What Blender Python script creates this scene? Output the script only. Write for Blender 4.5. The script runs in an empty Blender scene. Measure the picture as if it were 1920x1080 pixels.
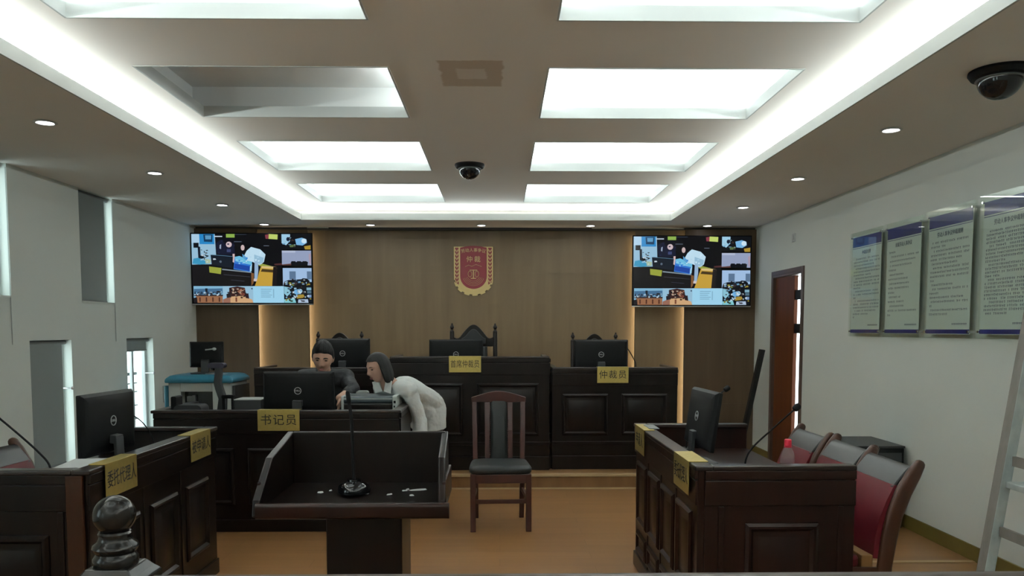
import bpy, bmesh, math, random
from mathutils import Vector, Matrix
R = math.radians
V = Vector
random.seed(11)
S = bpy.context.scene
COL = S.collection

# ------------------------------------------------------------------ camera, world, exposure
cd = bpy.data.cameras.new('camera')
cd.sensor_width = 36.0
cd.lens = 28.125
cd.shift_y = 0.09375
cd.clip_start = 0.05
cam = bpy.data.objects.new('camera', cd)
COL.objects.link(cam)
cam.location = (0, 0, 1.49)
cam.rotation_euler = (R(90 - 3.9), 0, -R(0.88))
S.camera = cam
S.view_settings.view_transform = 'Standard'
S.view_settings.look = 'None'
S.view_settings.exposure = 0.25
S.view_settings.gamma = 1.0
S.view_settings.use_curve_mapping = False
wd = bpy.data.worlds.new('overcast_sky')
S.world = wd
wd.use_nodes = True
bg = wd.node_tree.nodes['Background']
bg.inputs[0].default_value = (0.86, 0.97, 1.0, 1)
bg.inputs[1].default_value = 3.6

# light levels (tuned against the photograph)
COVE_W_PER_M = 12.0
WELL_W = 20.0
COOL = (0.90, 1.0, 1.0)
WARM = (1.0, 0.84, 0.58)


def add_area(name, loc, sx, sy, power, color, direction, parent=None, up=V((0, 0, 1))):
    l = bpy.data.lights.new(name, 'AREA')
    l.shape = 'RECTANGLE'
    l.size, l.size_y = sx, sy
    l.energy = power
    l.color = color
    o = bpy.data.objects.new(name, l)
    COL.objects.link(o)
    if parent is not None:
        o.parent = parent
    z = -V(direction).normalized()
    x = V(up).cross(z)
    if x.length < 1e-4:
        x = V((1, 0, 0))
    x.normalize()
    y = z.cross(x)
    m = Matrix((x, y, z)).transposed().to_4x4()
    m.translation = V(loc)
    o.matrix_local = m
    return o


# room dimensions
XL, XR, YF, YB = -3.60, 3.06, -3.0, 9.86      # left wall, right wall, wall behind the camera, back wall
ZS, ZL, ZT = 2.70, 2.765, 2.84                # soffit underside, top of soffit lip, tray ceiling
CX0, CX1, CY0, CY1 = -2.20, 1.915, -2.4, 8.98  # cove opening
WELL_X = [(-1.885, -0.57), (0.25, 1.59)]
WELL_Y = [(-0.80, 0.19), (0.87, 1.87), (2.55, 3.60), (4.23, 5.22), (5.87, 6.93), (7.55, 8.60)]

# the light of the cove: strips lying in the pocket behind the lip
def cove_strip(x0, x1, y0, y1, direction):
    L = max(x1 - x0, y1 - y0)
    horizontal = (x1 - x0) > (y1 - y0)
    up = V((0, 1, 0)) if not horizontal else V((0, 1, 0))
    c = ((x0 + x1) / 2, (y0 + y1) / 2, ZL + 0.008)
    z = -V(direction).normalized()
    along = V((1, 0, 0)) if horizontal else V((0, 1, 0))
    y = z.cross(along).normalized()
    l = bpy.data.lights.new('cove_strip_light', 'AREA')
    l.shape = 'RECTANGLE'
    l.size, l.size_y = L, 0.018
    l.energy = COVE_W_PER_M * L
    l.color = COOL
    o = bpy.data.objects.new('cove_strip_light', l)
    COL.objects.link(o)
    m = Matrix((along, y, z)).transposed().to_4x4()
    m.translation = V(c)
    o.matrix_world = m
    return o


cove_strip(CX0 - 0.09, CX0 - 0.07, CY0, CY1, (0.35, 0, 1))
cove_strip(CX1 + 0.07, CX1 + 0.09, CY0, CY1, (-0.35, 0, 1))
cove_strip(CX0, CX1, CY1 + 0.07, CY1 + 0.09, (0, -0.35, 1))
cove_strip(CX0, CX1, CY0 - 0.09, CY0 - 0.07, (0, 0.35, 1))


# ------------------------------------------------------------------ helpers
def lin(c):
    return tuple((v / 12.92 if v <= 0.04045 else ((v + 0.055) / 1.055) ** 2.4) for v in c)


def rgb(r, g, b):
    return lin((r / 255, g / 255, b / 255))


class MB:
    """collects shapes and links them as ONE mesh object"""

    def __init__(self, M=None):
        self.v, self.f, self.c, self.M = [], [], [], M
        self.col = None

    def add(self, vs, fs):
        n = len(self.v)
        if self.M is not None:
            vs = [self.M @ V(p) for p in vs]
        self.v += [tuple(p) for p in vs]
        self.f += [tuple(i + n for i in q) for q in fs]
        self.c += [self.col] * len(fs)
        return self

    def box(self, x0, x1, y0, y1, z0, z1):
        vs = [(x, y, z) for z in (z0, z1) for y in (y0, y1) for x in (x0, x1)]
        return self.add(vs, [(0, 2, 3, 1), (4, 5, 7, 6), (0, 1, 5, 4), (2, 6, 7, 3), (0, 4, 6, 2), (1, 3, 7, 5)])

    def bar(self, p0, p1, w, h, side=V((1, 0, 0))):
        """box along p0-p1, w across 'side', h across the third axis"""
        p0, p1 = V(p0), V(p1)
        d = (p1 - p0).normalized()
        s = V(side) - d * V(side).dot(d)
        s.normalize()
        t = d.cross(s)
        vs = []
        for p in (p0, p1):
            for a, b in ((-1, -1), (1, -1), (1, 1), (-1, 1)):
                vs.append(p + s * a * w / 2 + t * b * h / 2)
        return self.add(vs, [(0, 3, 2, 1), (4, 5, 6, 7), (0, 1, 5, 4), (1, 2, 6, 5), (2, 3, 7, 6), (3, 0, 4, 7)])

    def prism(self, pts, a0, a1, plane='XZ'):
        n = len(pts)
        mk = {'XZ': lambda p, a: (p[0], a, p[1]), 'YZ': lambda p, a: (a, p[0], p[1]), 'XY': lambda p, a: (p[0], p[1], a)}[plane]
        vs = [mk(p, a0) for p in pts] + [mk(p, a1) for p in pts]
        fs = [tuple(range(n)), tuple(range(2 * n - 1, n - 1, -1))]
        fs += [(i, n + i, n + (i + 1) % n, (i + 1) % n) for i in range(n)]
        return self.add(vs, fs)

    def sections(self, rings, cap=True, closed=True):
        n = len(rings[0])
        vs = [p for r in rings for p in r]
        fs = []
        for k in range(len(rings) - 1):
            for i in range(n if closed else n - 1):
                j = (i + 1) % n
                fs.append((k * n + i, k * n + j, (k + 1) * n + j, (k + 1) * n + i))
        if cap:
            fs.append(tuple(range(n - 1, -1, -1)))
            fs.append(tuple(range((len(rings) - 1) * n, len(rings) * n)))
        return self.add(vs, fs)

    def lathe(self, prof, n=28, c=(0, 0, 0)):
        c = V(c)
        rings = []
        for r, z in prof:
            rings.append([c + V((max(r, 1e-4) * math.cos(2 * math.pi * i / n), max(r, 1e-4) * math.sin(2 * math.pi * i / n), z)) for i in range(n)])
        return self.sections(rings)

    def tube(self, path, r, n=10, flat=1.0, side=None):
        path = [V(p) for p in path]
        rs = r if isinstance(r, (list, tuple)) else [r] * len(path)
        rings = []
        s = None
        for i, p in enumerate(path):
            d = (path[min(i + 1, len(path) - 1)] - path[max(i - 1, 0)]).normalized()
            if s is None:
                s = V(side) if side is not None else (V((1, 0, 0)) if abs(d.x) < 0.8 else V((0, 1, 0)))
            s = (s - d * s.dot(d)).normalized()
            t = d.cross(s)
            rings.append([p + s * math.cos(2 * math.pi * k / n) * rs[i] + t * math.sin(2 * math.pi * k / n) * rs[i] * flat for k in range(n)])
        return self.sections(rings)

    def limb(self, p0, p1, r0, r1, flat=1.0, side=(1, 0, 0), n=18, ends=(True, True)):
        """tapered capsule with elliptical section: width r across 'side', r*flat across the third axis"""
        p0, p1 = V(p0), V(p1)
        d = (p1 - p0).normalized()
        s = V(side) - d * V(side).dot(d)
        s.normalize()
        t = d.cross(s)
        st = []
        if ends[0]:
            st += [(p0 - d * r0 * flat * math.cos(a), r0 * math.sin(a)) for a in (0.12, 0.45, 0.8, 1.15)]
        st += [(p0.lerp(p1, k / 6), r0 + (r1 - r0) * k / 6) for k in range(7)]
        if ends[1]:
            st += [(p1 + d * r1 * flat * math.cos(a), r1 * math.sin(a)) for a in (1.15, 0.8, 0.45, 0.12)]
        rings = [[p + s * math.cos(2 * math.pi * k / n) * r + t * math.sin(2 * math.pi * k / n) * r * flat for k in range(n)] for p, r in st]
        return self.sections(rings)

    def ball(self, c, rx, ry=None, rz=None, n=24, m=16, rot=None):
        ry = rx if ry is None else ry
        rz = rx if rz is None else rz
        c = V(c)
        rings = []
        for j in range(m + 1):
            a = math.pi * (j + (0.02 if j == 0 else -0.02 if j == m else 0)) / m
            ring = []
            for i in range(n):
                b = 2 * math.pi * i / n
                p = V((rx * math.sin(a) * math.cos(b), ry * math.sin(a) * math.sin(b), -rz * math.cos(a)))
                ring.append(c + (rot @ p if rot is not None else p))
            rings.append(ring)
        return self.sections(rings)

    def rbox(self, x0, x1, y0, y1, z0, z1, r, n=5, axis='Y'):
        """box with the four edges along 'axis' rounded"""
        if axis == 'Y':
            a0, a1, b0, b1 = x0, x1, z0, z1
        elif axis == 'Z':
            a0, a1, b0, b1 = x0, x1, y0, y1
        else:
            a0, a1, b0, b1 = y0, y1, z0, z1
        pts = []
        for cx, cy, s in ((a1 - r, b1 - r, 0), (a0 + r, b1 - r, 90), (a0 + r, b0 + r, 180), (a1 - r, b0 + r, 270)):
            for k in range(n + 1):
                t = R(s + 90 * k / n)
                pts.append((cx + r * math.cos(t), cy + r * math.sin(t)))
        if axis == 'Y':
            return self.prism(pts, y0, y1, 'XZ')
        if axis == 'Z':
            return self.prism(pts, z0, z1, 'XY')
        return self.prism(pts, x0, x1, 'YZ')

    def build(self, name, mat, parent=None, bevel=0.0, smooth=38, subd=0, M=None, seg=2):
        me = bpy.data.meshes.new(name)
        me.from_pydata(self.v, [], self.f)
        bm = bmesh.new()
        bm.from_mesh(me)
        bmesh.ops.recalc_face_normals(bm, faces=bm.faces)
        bm.to_mesh(me)
        bm.free()
        if isinstance(mat, (list, tuple)):
            for q in mat:
                me.materials.append(q)
        else:
            me.materials.append(mat)
        if any(c is not None for c in self.c):
            at = me.color_attributes.new('tint', 'FLOAT_COLOR', 'CORNER')
            for p, c in zip(me.polygons, self.c):
                for li in p.loop_indices:
                    at.data[li].color = (*(c or (0, 0, 0)), 1)
        if smooth:
            me.shade_smooth()
            me.set_sharp_from_angle(angle=R(smooth))
        me.update()
        o = bpy.data.objects.new(name, me)
        COL.objects.link(o)
        if parent is not None:
            o.parent = parent
        if M is not None:
            o.matrix_local = M
        if bevel:
            b = o.modifiers.new('bevel', 'BEVEL')
            b.width = bevel
            b.segments = seg
            b.limit_method = 'ANGLE'
            b.angle_limit = R(40)
            b.harden_normals = False
        if subd:
            s = o.modifiers.new('subd', 'SUBSURF')
            s.levels = s.render_levels = subd
        return o


def tag(o, label, cat, group=None, kind=None):
    o['label'] = label
    o['category'] = cat
    if group:
        o['group'] = group
    if kind:
        o['kind'] = kind
    return o


def thing(name, label, cat, loc=(0, 0, 0), rotz=0.0, group=None):
    o = bpy.data.objects.new(name, None)
    o.empty_display_size = 0.1
    COL.objects.link(o)
    o.location = loc
    o.rotation_euler = (0, 0, R(rotz))
    return tag(o, label, cat, group)


def struct(o, label=None, cat=None):
    o['kind'] = 'structure'
    if label:
        o['label'] = label
        o['category'] = cat
    return o


def copy_tree(o, parent=None):
    c = o.copy()
    COL.objects.link(c)
    if parent is not None:
        c.parent = parent
    for ch in list(o.children):
        copy_tree(ch, c)
    return c


def again(src, loc, rotz, label):
    c = copy_tree(src)
    c.location = loc
    c.rotation_euler = (0, 0, R(rotz))
    c['label'] = label
    return c


# ------------------------------------------------------------------ materials
def material(name, color, rough=0.5, metal=0.0, spec=0.5, coat=0.0, bump=None, vary=None, emit=None, sheen=0.0):
    m = bpy.data.materials.new(name)
    m.use_nodes = True
    nt = m.node_tree
    b = nt.nodes['Principled BSDF']
    b.inputs['Base Color'].default_value = (*color, 1)
    b.inputs['Roughness'].default_value = rough
    b.inputs['Metallic'].default_value = metal
    b.inputs['Specular IOR Level'].default_value = spec
    b.inputs['Coat Weight'].default_value = coat
    b.inputs['Coat Roughness'].default_value = 0.12
    b.inputs['Sheen Weight'].default_value = sheen
    if emit:
        b.inputs['Emission Color'].default_value = (*emit[0], 1)
        b.inputs['Emission Strength'].default_value = emit[1]
    tc = nt.nodes.new('ShaderNodeTexCoord')
    if vary:      # (second colour, scale xyz, amount of detail)
        mp = nt.nodes.new('ShaderNodeMapping')
        mp.inputs['Scale'].default_value = vary[1]
        nz = nt.nodes.new('ShaderNodeTexNoise')
        nz.inputs['Scale'].default_value = 1.0
        nz.inputs['Detail'].default_value = 6
        nz.inputs['Roughness'].default_value = 0.62
        rp = nt.nodes.new('ShaderNodeValToRGB')
        rp.color_ramp.elements[0].position = 0.32
        rp.color_ramp.elements[1].position = 0.70
        rp.color_ramp.elements[0].color = (*color, 1)
        rp.color_ramp.elements[1].color = (*vary[0], 1)
        nt.links.new(tc.outputs['Object'], mp.inputs['Vector'])
        nt.links.new(mp.outputs['Vector'], nz.inputs['Vector'])
        nt.links.new(nz.outputs['Fac'], rp.inputs['Fac'])
        nt.links.new(rp.outputs['Color'], b.inputs['Base Color'])
    if bump:      # (scale, strength, distance)
        nz2 = nt.nodes.new('ShaderNodeTexNoise')
        nz2.inputs['Scale'].default_value = bump[0]
        nz2.inputs['Detail'].default_value = 4
        bp = nt.nodes.new('ShaderNodeBump')
        bp.inputs['Strength'].default_value = bump[1]
        bp.inputs['Distance'].default_value = bump[2]
        nt.links.new(tc.outputs['Object'], nz2.inputs['Vector'])
        nt.links.new(nz2.outputs['Fac'], bp.inputs['Height'])
        nt.links.new(bp.outputs['Normal'], b.inputs['Normal'])
    return m


def clear(name, tint, rough=0.02, ior=1.45, haze=0.0):
    """thin clear sheet: fresnel mix of transparent and glossy"""
    m = bpy.data.materials.new(name)
    m.use_nodes = True
    nt = m.node_tree
    nt.nodes.clear()
    out = nt.nodes.new('ShaderNodeOutputMaterial')
    mix = nt.nodes.new('ShaderNodeMixShader')
    tr = nt.nodes.new('ShaderNodeBsdfTransparent')
    tr.inputs[0].default_value = (*tint, 1)
    gl = nt.nodes.new('ShaderNodeBsdfGlossy')
    gl.inputs['Roughness'].default_value = rough
    fr = nt.nodes.new('ShaderNodeFresnel')
    fr.inputs['IOR'].default_value = ior
    geo = nt.nodes.new('ShaderNodeNewGeometry')
    inv = nt.nodes.new('ShaderNodeMath')
    inv.operation = 'SUBTRACT'
    inv.inputs[0].default_value = 1.0
    nt.links.new(geo.outputs['Backfacing'], inv.inputs[1])
    mul = nt.nodes.new('ShaderNodeMath')
    mul.operation = 'MULTIPLY'
    nt.links.new(fr.outputs[0], mul.inputs[0])
    nt.links.new(inv.outputs[0], mul.inputs[1])
    nt.links.new(mul.outputs[0], mix.inputs[0])
    nt.links.new(tr.outputs[0], mix.inputs[1])
    nt.links.new(gl.outputs[0], mix.inputs[2])
    if haze:
        df = nt.nodes.new('ShaderNodeBsdfDiffuse')
        df.inputs[0].default_value = (0.8, 0.82, 0.82, 1)
        m2 = nt.nodes.new('ShaderNodeMixShader')
        m2.inputs[0].default_value = haze
        nt.links.new(mix.outputs[0], m2.inputs[1])
        nt.links.new(df.outputs[0], m2.inputs[2])
        nt.links.new(m2.outputs[0], out.inputs[0])
    else:
        nt.links.new(mix.outputs[0], out.inputs[0])
    return m


def emitter(name, color, strength):
    m = bpy.data.materials.new(name)
    m.use_nodes = True
    nt = m.node_tree
    nt.nodes.clear()
    out = nt.nodes.new('ShaderNodeOutputMaterial')
    e = nt.nodes.new('ShaderNodeEmission')
    e.inputs[0].default_value = (*color, 1)
    e.inputs[1].default_value = strength
    nt.links.new(e.outputs[0], out.inputs[0])
    return m


def picture_emitter(name, strength):
    m = emitter(name, (1, 1, 1), strength)
    nt = m.node_tree
    e = [n for n in nt.nodes if n.type == 'EMISSION'][0]
    vc = nt.nodes.new('ShaderNodeVertexColor')
    vc.layer_name = 'tint'
    nt.links.new(vc.outputs[0], e.inputs[0])
    gl = nt.nodes.new('ShaderNodeBsdfGlossy')
    gl.inputs['Roughness'].default_value = 0.25
    gl.inputs[0].default_value = (0.03, 0.03, 0.03, 1)
    ad = nt.nodes.new('ShaderNodeAddShader')
    out = [n for n in nt.nodes if n.type == 'OUTPUT_MATERIAL'][0]
    nt.links.new(e.outputs[0], ad.inputs[0])
    nt.links.new(gl.outputs[0], ad.inputs[1])
    nt.links.new(ad.outputs[0], out.inputs[0])
    return m


M_wall = material('wall_paint', (0.77, 0.81, 0.765), 0.75, vary=((0.745, 0.785, 0.74), (1.2, 1.2, 1.2)), spec=0.2)
M_white = material('ceiling_paint', (0.78, 0.78, 0.76), 0.8, spec=0.15)
M_soffit = material('soffit_paint', (0.87, 0.84, 0.785), 0.8, spec=0.15, vary=((0.84, 0.81, 0.755), (0.6, 0.6, 0.6)))
M_lip = material('lip_paint', (0.50, 0.52, 0.505), 0.7, spec=0.2)
M_boxpaint = material('light_box_paint', (0.82, 0.83, 0.82), 0.7, spec=0.2)
M_floor = None
M_wood = material('dark_mahogany', (0.0046, 0.0031, 0.0027), 0.30, spec=0.27, vary=((0.0095, 0.0048, 0.0036), (9, 9, 0.9)))
M_woodr = material('red_mahogany', (0.0100, 0.0038, 0.0028), 0.30, spec=0.30, vary=((0.0215, 0.0072, 0.0045), (7, 7, 0.8)))
M_edge = material('worn_pale_edge', (0.20, 0.17, 0.16), 0.4)
M_ledge = material('lacquered_ledge', (0.016, 0.009, 0.0075), 0.30, spec=0.45, coat=0.15)
M_toprail = material('dark_top_rail', (0.010, 0.010, 0.010), 0.36, spec=0.4)
M_tan = material('tan_wood', (0.26, 0.135, 0.045), 0.45)
M_chairwood = material('chair_mahogany', (0.034, 0.0085, 0.0065), 0.35, vary=((0.058, 0.0145, 0.0095), (14, 14, 1.5)))
M_brownwood = material('bent_brown_wood', (0.036, 0.011, 0.0055), 0.32, vary=((0.062, 0.021, 0.009), (10, 10, 1.2)))
M_blackleather = material('black_leather', (0.012, 0.014, 0.014), 0.42, spec=0.4, bump=(90, 0.15, 0.004))
M_redleather = material('dark_red_leather', (0.135, 0.013, 0.019), 0.42, spec=0.35, vary=((0.110, 0.010, 0.015), (5, 5, 5)), bump=(120, 0.1, 0.003))
M_black = material('black_plastic', (0.0042, 0.0042, 0.0048), 0.52, spec=0.18)
M_blackgloss = material('glossy_black_plastic', (0.006, 0.006, 0.007), 0.08, spec=0.5)
M_dark = material('charcoal_plastic', (0.028, 0.030, 0.032), 0.5)
M_darkscreen = material('dark_display', (0.006, 0.008, 0.010), 0.12)
M_grey = material('grey_plastic', (0.16, 0.17, 0.17), 0.5)
M_lightgrey = material('pale_grey_plastic', (0.42, 0.45, 0.44), 0.5)
M_silver = material('silver_metal', (0.55, 0.56, 0.57), 0.32, metal=0.9)
M_logo = material('silver_logo', (0.55, 0.56, 0.56), 0.4, metal=0.3)
M_chrome = material('chrome', (0.7, 0.71, 0.72), 0.15, metal=1.0)
M_gold = material('brushed_gold_plate', (0.60, 0.47, 0.15), 0.38, metal=0.8, vary=((0.53, 0.41, 0.125), (40, 40, 40)))
M_ink = material('black_lettering', (0.012, 0.010, 0.008), 0.6)
M_bluein = material('blue_ink', (0.035, 0.045, 0.11), 0.6)
M_blue = material('blue_print', (0.012, 0.014, 0.16), 0.4)
M_paper = material('printed_board', (0.66, 0.735, 0.69), 0.5)
M_whitepaper = material('white_paper', (0.55, 0.57, 0.57), 0.7)
M_acryl = clear('clear_acrylic', (0.965, 0.985, 0.965), 0.01, 1.49)
M_glass = clear('window_glass', (0.92, 0.97, 0.96), 0.0, 1.5)
M_pet = clear('clear_bottle_plastic', (0.97, 0.975, 0.98), 0.12, 1.5, 0.14)
M_redcap = material('red_cap', (0.62, 0.02, 0.05), 0.4)
M_blind = material('grey_blind_fabric', (0.24, 0.265, 0.26), 0.85, spec=0.1, bump=(300, 0.1, 0.002))
M_frame = material('window_frame_paint', (0.60, 0.63, 0.63), 0.5)
M_bars = material('dark_window_bars', (0.05, 0.06, 0.065), 0.5)
M_base = material('olive_baseboard', (0.155, 0.115, 0.022), 0.45, vary=((0.12, 0.088, 0.018), (3, 3, 3)))
M_trimpale = material('pale_step_edging', (0.50, 0.36, 0.20), 0.4)
M_stepwood = material('step_riser_wood', (0.22, 0.115, 0.042), 0.4, vary=((0.17, 0.085, 0.03), (9, 9, 2)))
M_door = material('red_brown_door', (0.120, 0.034, 0.010), 0.5, vary=((0.090, 0.025, 0.008), (14, 14, 0.8)), spec=0.3)
M_doorframe = material('door_frame_wood', (0.10, 0.060, 0.045), 0.4)
M_teal = material('teal_plastic', (0.020, 0.155, 0.235), 0.4)
M_creamwhite = material('off_white_plastic', (0.50, 0.53, 0.50), 0.5)
M_alu = material('worn_aluminium', (0.52, 0.58, 0.56), 0.5, metal=0.25, vary=((0.36, 0.40, 0.40), (16, 16, 10)))
M_alu_dark = material('grey_brown_aluminium', (0.17, 0.155, 0.135), 0.6, metal=0.2, vary=((0.22, 0.20, 0.18), (30, 30, 8)))
M_skin_m = material('light_brown_skin', (0.48, 0.275, 0.195), 0.5, spec=0.35)
M_skin_f = material('fair_skin', (0.50, 0.30, 0.225), 0.5, spec=0.35)
M_lips = material('lips', (0.30, 0.10, 0.085), 0.45)
M_hair = material('black_hair', (0.0065, 0.0060, 0.0060), 0.55, spec=0.22, bump=(160, 0.6, 0.004))
M_eye = material('dark_eye', (0.012, 0.010, 0.009), 0.25)
M_jacket = material('black_jacket', (0.011, 0.012, 0.014), 0.8, bump=(24, 0.4, 0.02))
M_blouse = material('white_blouse', (0.80, 0.83, 0.82), 0.75, bump=(11, 0.55, 0.03))
M_trouser = material('dark_trousers', (0.018, 0.018, 0.022), 0.8)
M_stone = material('polished_dark_post', (0.013, 0.0115, 0.0105), 0.20, spec=0.30)
M_rail = material('grey_brown_rail', (0.085, 0.068, 0.062), 0.4, vary=((0.065, 0.050, 0.045), (8, 8, 8)))
M_emred = material('emblem_red', (0.22, 0.010, 0.020), 0.4)
M_emgold = material('emblem_gold', (0.62, 0.47, 0.20), 0.4, metal=0.3)
M_lamp = emitter('downlight_lens', (0.97, 0.97, 1.0), 14.0)
M_strip = emitter('led_strip', COOL, 1.6)
M_switch = material('white_switch_plate', (0.62, 0.64, 0.62), 0.5)


def grain_wall(name, c1, c2):
    """veneer with vertical grain blocks and thin pale horizontal joints in object space"""
    m = material(name, c1, 0.42, spec=0.35, vary=(c2, (7, 7, 0.55)))
    nt = m.node_tree
    b = nt.nodes['Principled BSDF']
    src = b.inputs['Base Color'].links[0].from_socket
    tc = nt.nodes['Texture Coordinate']
    # broad patches of veneer
    br = nt.nodes.new('ShaderNodeTexBrick')
    br.inputs['Scale'].default_value = 1.0
    br.inputs['Mortar Size'].default_value = 0.0
    br.inputs['Brick Width'].default_value = 0.9
    br.inputs['Row Height'].default_value = 0.14
    br.inputs['Color1'].default_value = (0.96, 0.96, 0.96, 1)
    br.inputs['Color2'].default_value = (1.05, 1.05, 1.05, 1)
    mp = nt.nodes.new('ShaderNodeMapping')
    mp.inputs['Rotation'].default_value = (R(90), 0, R(90))
    nt.links.new(tc.outputs['Object'], mp.inputs['Vector'])
    nt.links.new(mp.outputs['Vector'], br.inputs['Vector'])
    mx = nt.nodes.new('ShaderNodeMix')
    mx.data_type = 'RGBA'
    mx.blend_type = 'MULTIPLY'
    mx.inputs['Factor'].default_value = 1.0
    nt.links.new(src, mx.inputs['A'])
    nt.links.new(br.outputs['Color'], mx.inputs['B'])
    nt.links.new(mx.outputs['Result'], b.inputs['Base Color'])
    return m


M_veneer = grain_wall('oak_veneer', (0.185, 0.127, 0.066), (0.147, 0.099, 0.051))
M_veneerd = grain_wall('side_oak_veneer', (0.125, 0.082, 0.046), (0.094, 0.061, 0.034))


def floor_material():
    m = bpy.data.materials.new('laminate_floor')
    m.use_nodes = True
    nt = m.node_tree
    b = nt.nodes['Principled BSDF']
    b.inputs['Roughness'].default_value = 0.32
    b.inputs['Specular IOR Level'].default_value = 0.45
    tc = nt.nodes.new('ShaderNodeTexCoord')
    br = nt.nodes.new('ShaderNodeTexBrick')
    br.inputs['Scale'].default_value = 1.0
    br.inputs['Brick Width'].default_value = 1.2
    br.inputs['Row Height'].default_value = 0.16
    br.inputs['Mortar Size'].default_value = 0.0015
    br.inputs['Color1'].default_value = (0.300, 0.150, 0.057, 1)
    br.inputs['Color2'].default_value = (0.258, 0.125, 0.046, 1)
    br.inputs['Mortar'].default_value = (0.185, 0.086, 0.031, 1)
    nz = nt.nodes.new('ShaderNodeTexNoise')
    mp = nt.nodes.new('ShaderNodeMapping')
    mp.inputs['Scale'].default_value = (1.2, 14, 1)
    nz.inputs['Scale'].default_value = 1.0
    nz.inputs['Detail'].default_value = 6
    mr = nt.nodes.new('ShaderNodeMapRange')
    mr.inputs['To Min'].default_value = 0.82
    mr.inputs['To Max'].default_value = 1.15
    mx = nt.nodes.new('ShaderNodeMix')
    mx.data_type = 'RGBA'
    mx.blend_type = 'MULTIPLY'
    mx.inputs['Factor'].default_value = 1.0
    nt.links.new(tc.outputs['Object'], br.inputs['Vector'])
    nt.links.new(tc.outputs['Object'], mp.inputs['Vector'])
    nt.links.new(mp.outputs['Vector'], nz.inputs['Vector'])
    nt.links.new(nz.outputs['Fac'], mr.inputs['Value'])
    nt.links.new(br.outputs['Color'], mx.inputs['A'])
    nt.links.new(mr.outputs['Result'], mx.inputs['B'])
    nt.links.new(mx.outputs['Result'], b.inputs['Base Color'])
    return m


M_floor = floor_material()


def text(body, size, mat, parent, loc, rot=(90, 0, 0), name='lettering', extrude=0.0005, sx=1.0, spacing=1.0, bold=0.0):
    c = bpy.data.curves.new(name, 'FONT')
    c.body = body
    c.size = size
    c.align_x = 'CENTER'
    c.align_y = 'CENTER'
    c.extrude = extrude
    c.offset = bold
    c.space_character = spacing
    c.materials.append(mat)
    tmp = bpy.data.objects.new('lettering_curve', c)
    COL.objects.link(tmp)
    dg = bpy.context.evaluated_depsgraph_get()
    me = bpy.data.meshes.new_from_object(tmp.evaluated_get(dg))
    bpy.data.objects.remove(tmp)
    bpy.data.curves.remove(c)
    me.name = name
    if not me.materials:
        me.materials.append(mat)
    o = bpy.data.objects.new(name, me)
    COL.objects.link(o)
    if parent is not None:
        o.parent = parent
    o.location = loc
    o.rotation_euler = tuple(R(a) for a in rot)
    o.scale = (sx, 1, 1)
    return o


# ------------------------------------------------------------------ room shell
def slab_holes(mb, a0, a1, b0, b1, c0, c1, holes, plane):
    """slab with rectangular holes cut in its a-b plane; plane gives the axes of a and b"""
    A = sorted({a0, a1} | {h[0] for h in holes} | {h[1] for h in holes})
    B = sorted({b0, b1} | {h[2] for h in holes} | {h[3] for h in holes})
    A = [a for a in A if a0 <= a <= a1]
    B = [b for b in B if b0 <= b <= b1]
    for i in range(len(A) - 1):
        for j in range(len(B) - 1):
            am, bm_ = (A[i] + A[i + 1]) / 2, (B[j] + B[j + 1]) / 2
            if any(h[0] < am < h[1] and h[2] < bm_ < h[3] for h in holes):
                continue
            if plane == 'XY':
                mb.box(A[i], A[i + 1], B[j], B[j + 1], c0, c1)
            else:
                mb.box(c0, c1, A[i], A[i + 1], B[j], B[j + 1])
    return mb


ZR = 3.25
struct(MB().box(XL - 0.3, XR + 0.3, YF - 0.3, YB + 0.3, -0.1, 0).build('floor', M_floor, smooth=0))
struct(MB().box(XL - 0.3, XR + 0.3, YF - 0.3, YB + 0.3, ZR, ZR + 0.1).build('ceiling', M_white, smooth=0))
struct(MB().box(XL - 0.3, XR + 0.3, YB, YB + 0.2, 0, ZR).build('wall_back', M_wall, smooth=0))
struct(MB().box(XL - 0.3, XR + 0.3, YF - 0.2, YF, 0, ZR).build('wall_front', M_wall, smooth=0))

# windows in the left wall: (y0, y1, z0, z1)
WIN = [(5.35, 5.985, 1.725, 2.70), (6.985, 7.585, 1.725, 2.70), (6.19, 6.79, 0.35, 1.405), (7.785, 8.375, 0.35, 1.405)]
WIN_ADDED = [(-2.2, -1.2, 0.9, 2.4), (0.2, 1.2, 0.9, 2.4)]  # unseen windows, added to let more soft daylight into the room
wl = MB()
slab_holes(wl, YF - 0.2, YB + 0.2, 0, ZR, XL - 0.12, XL, WIN + WIN_ADDED, 'YZ')
struct(wl.build('wall_left', M_wall, smooth=0))
DY0, DY1, DZ = 8.08, 8.955, 2.085
wr = MB()
slab_holes(wr, YF - 0.2, YB + 0.2, 0, ZR, XR, XR + 0.2, [(DY0, DY1, 0, DZ)], 'YZ')
struct(wr.build('wall_right', M_wall, smooth=0))

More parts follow.
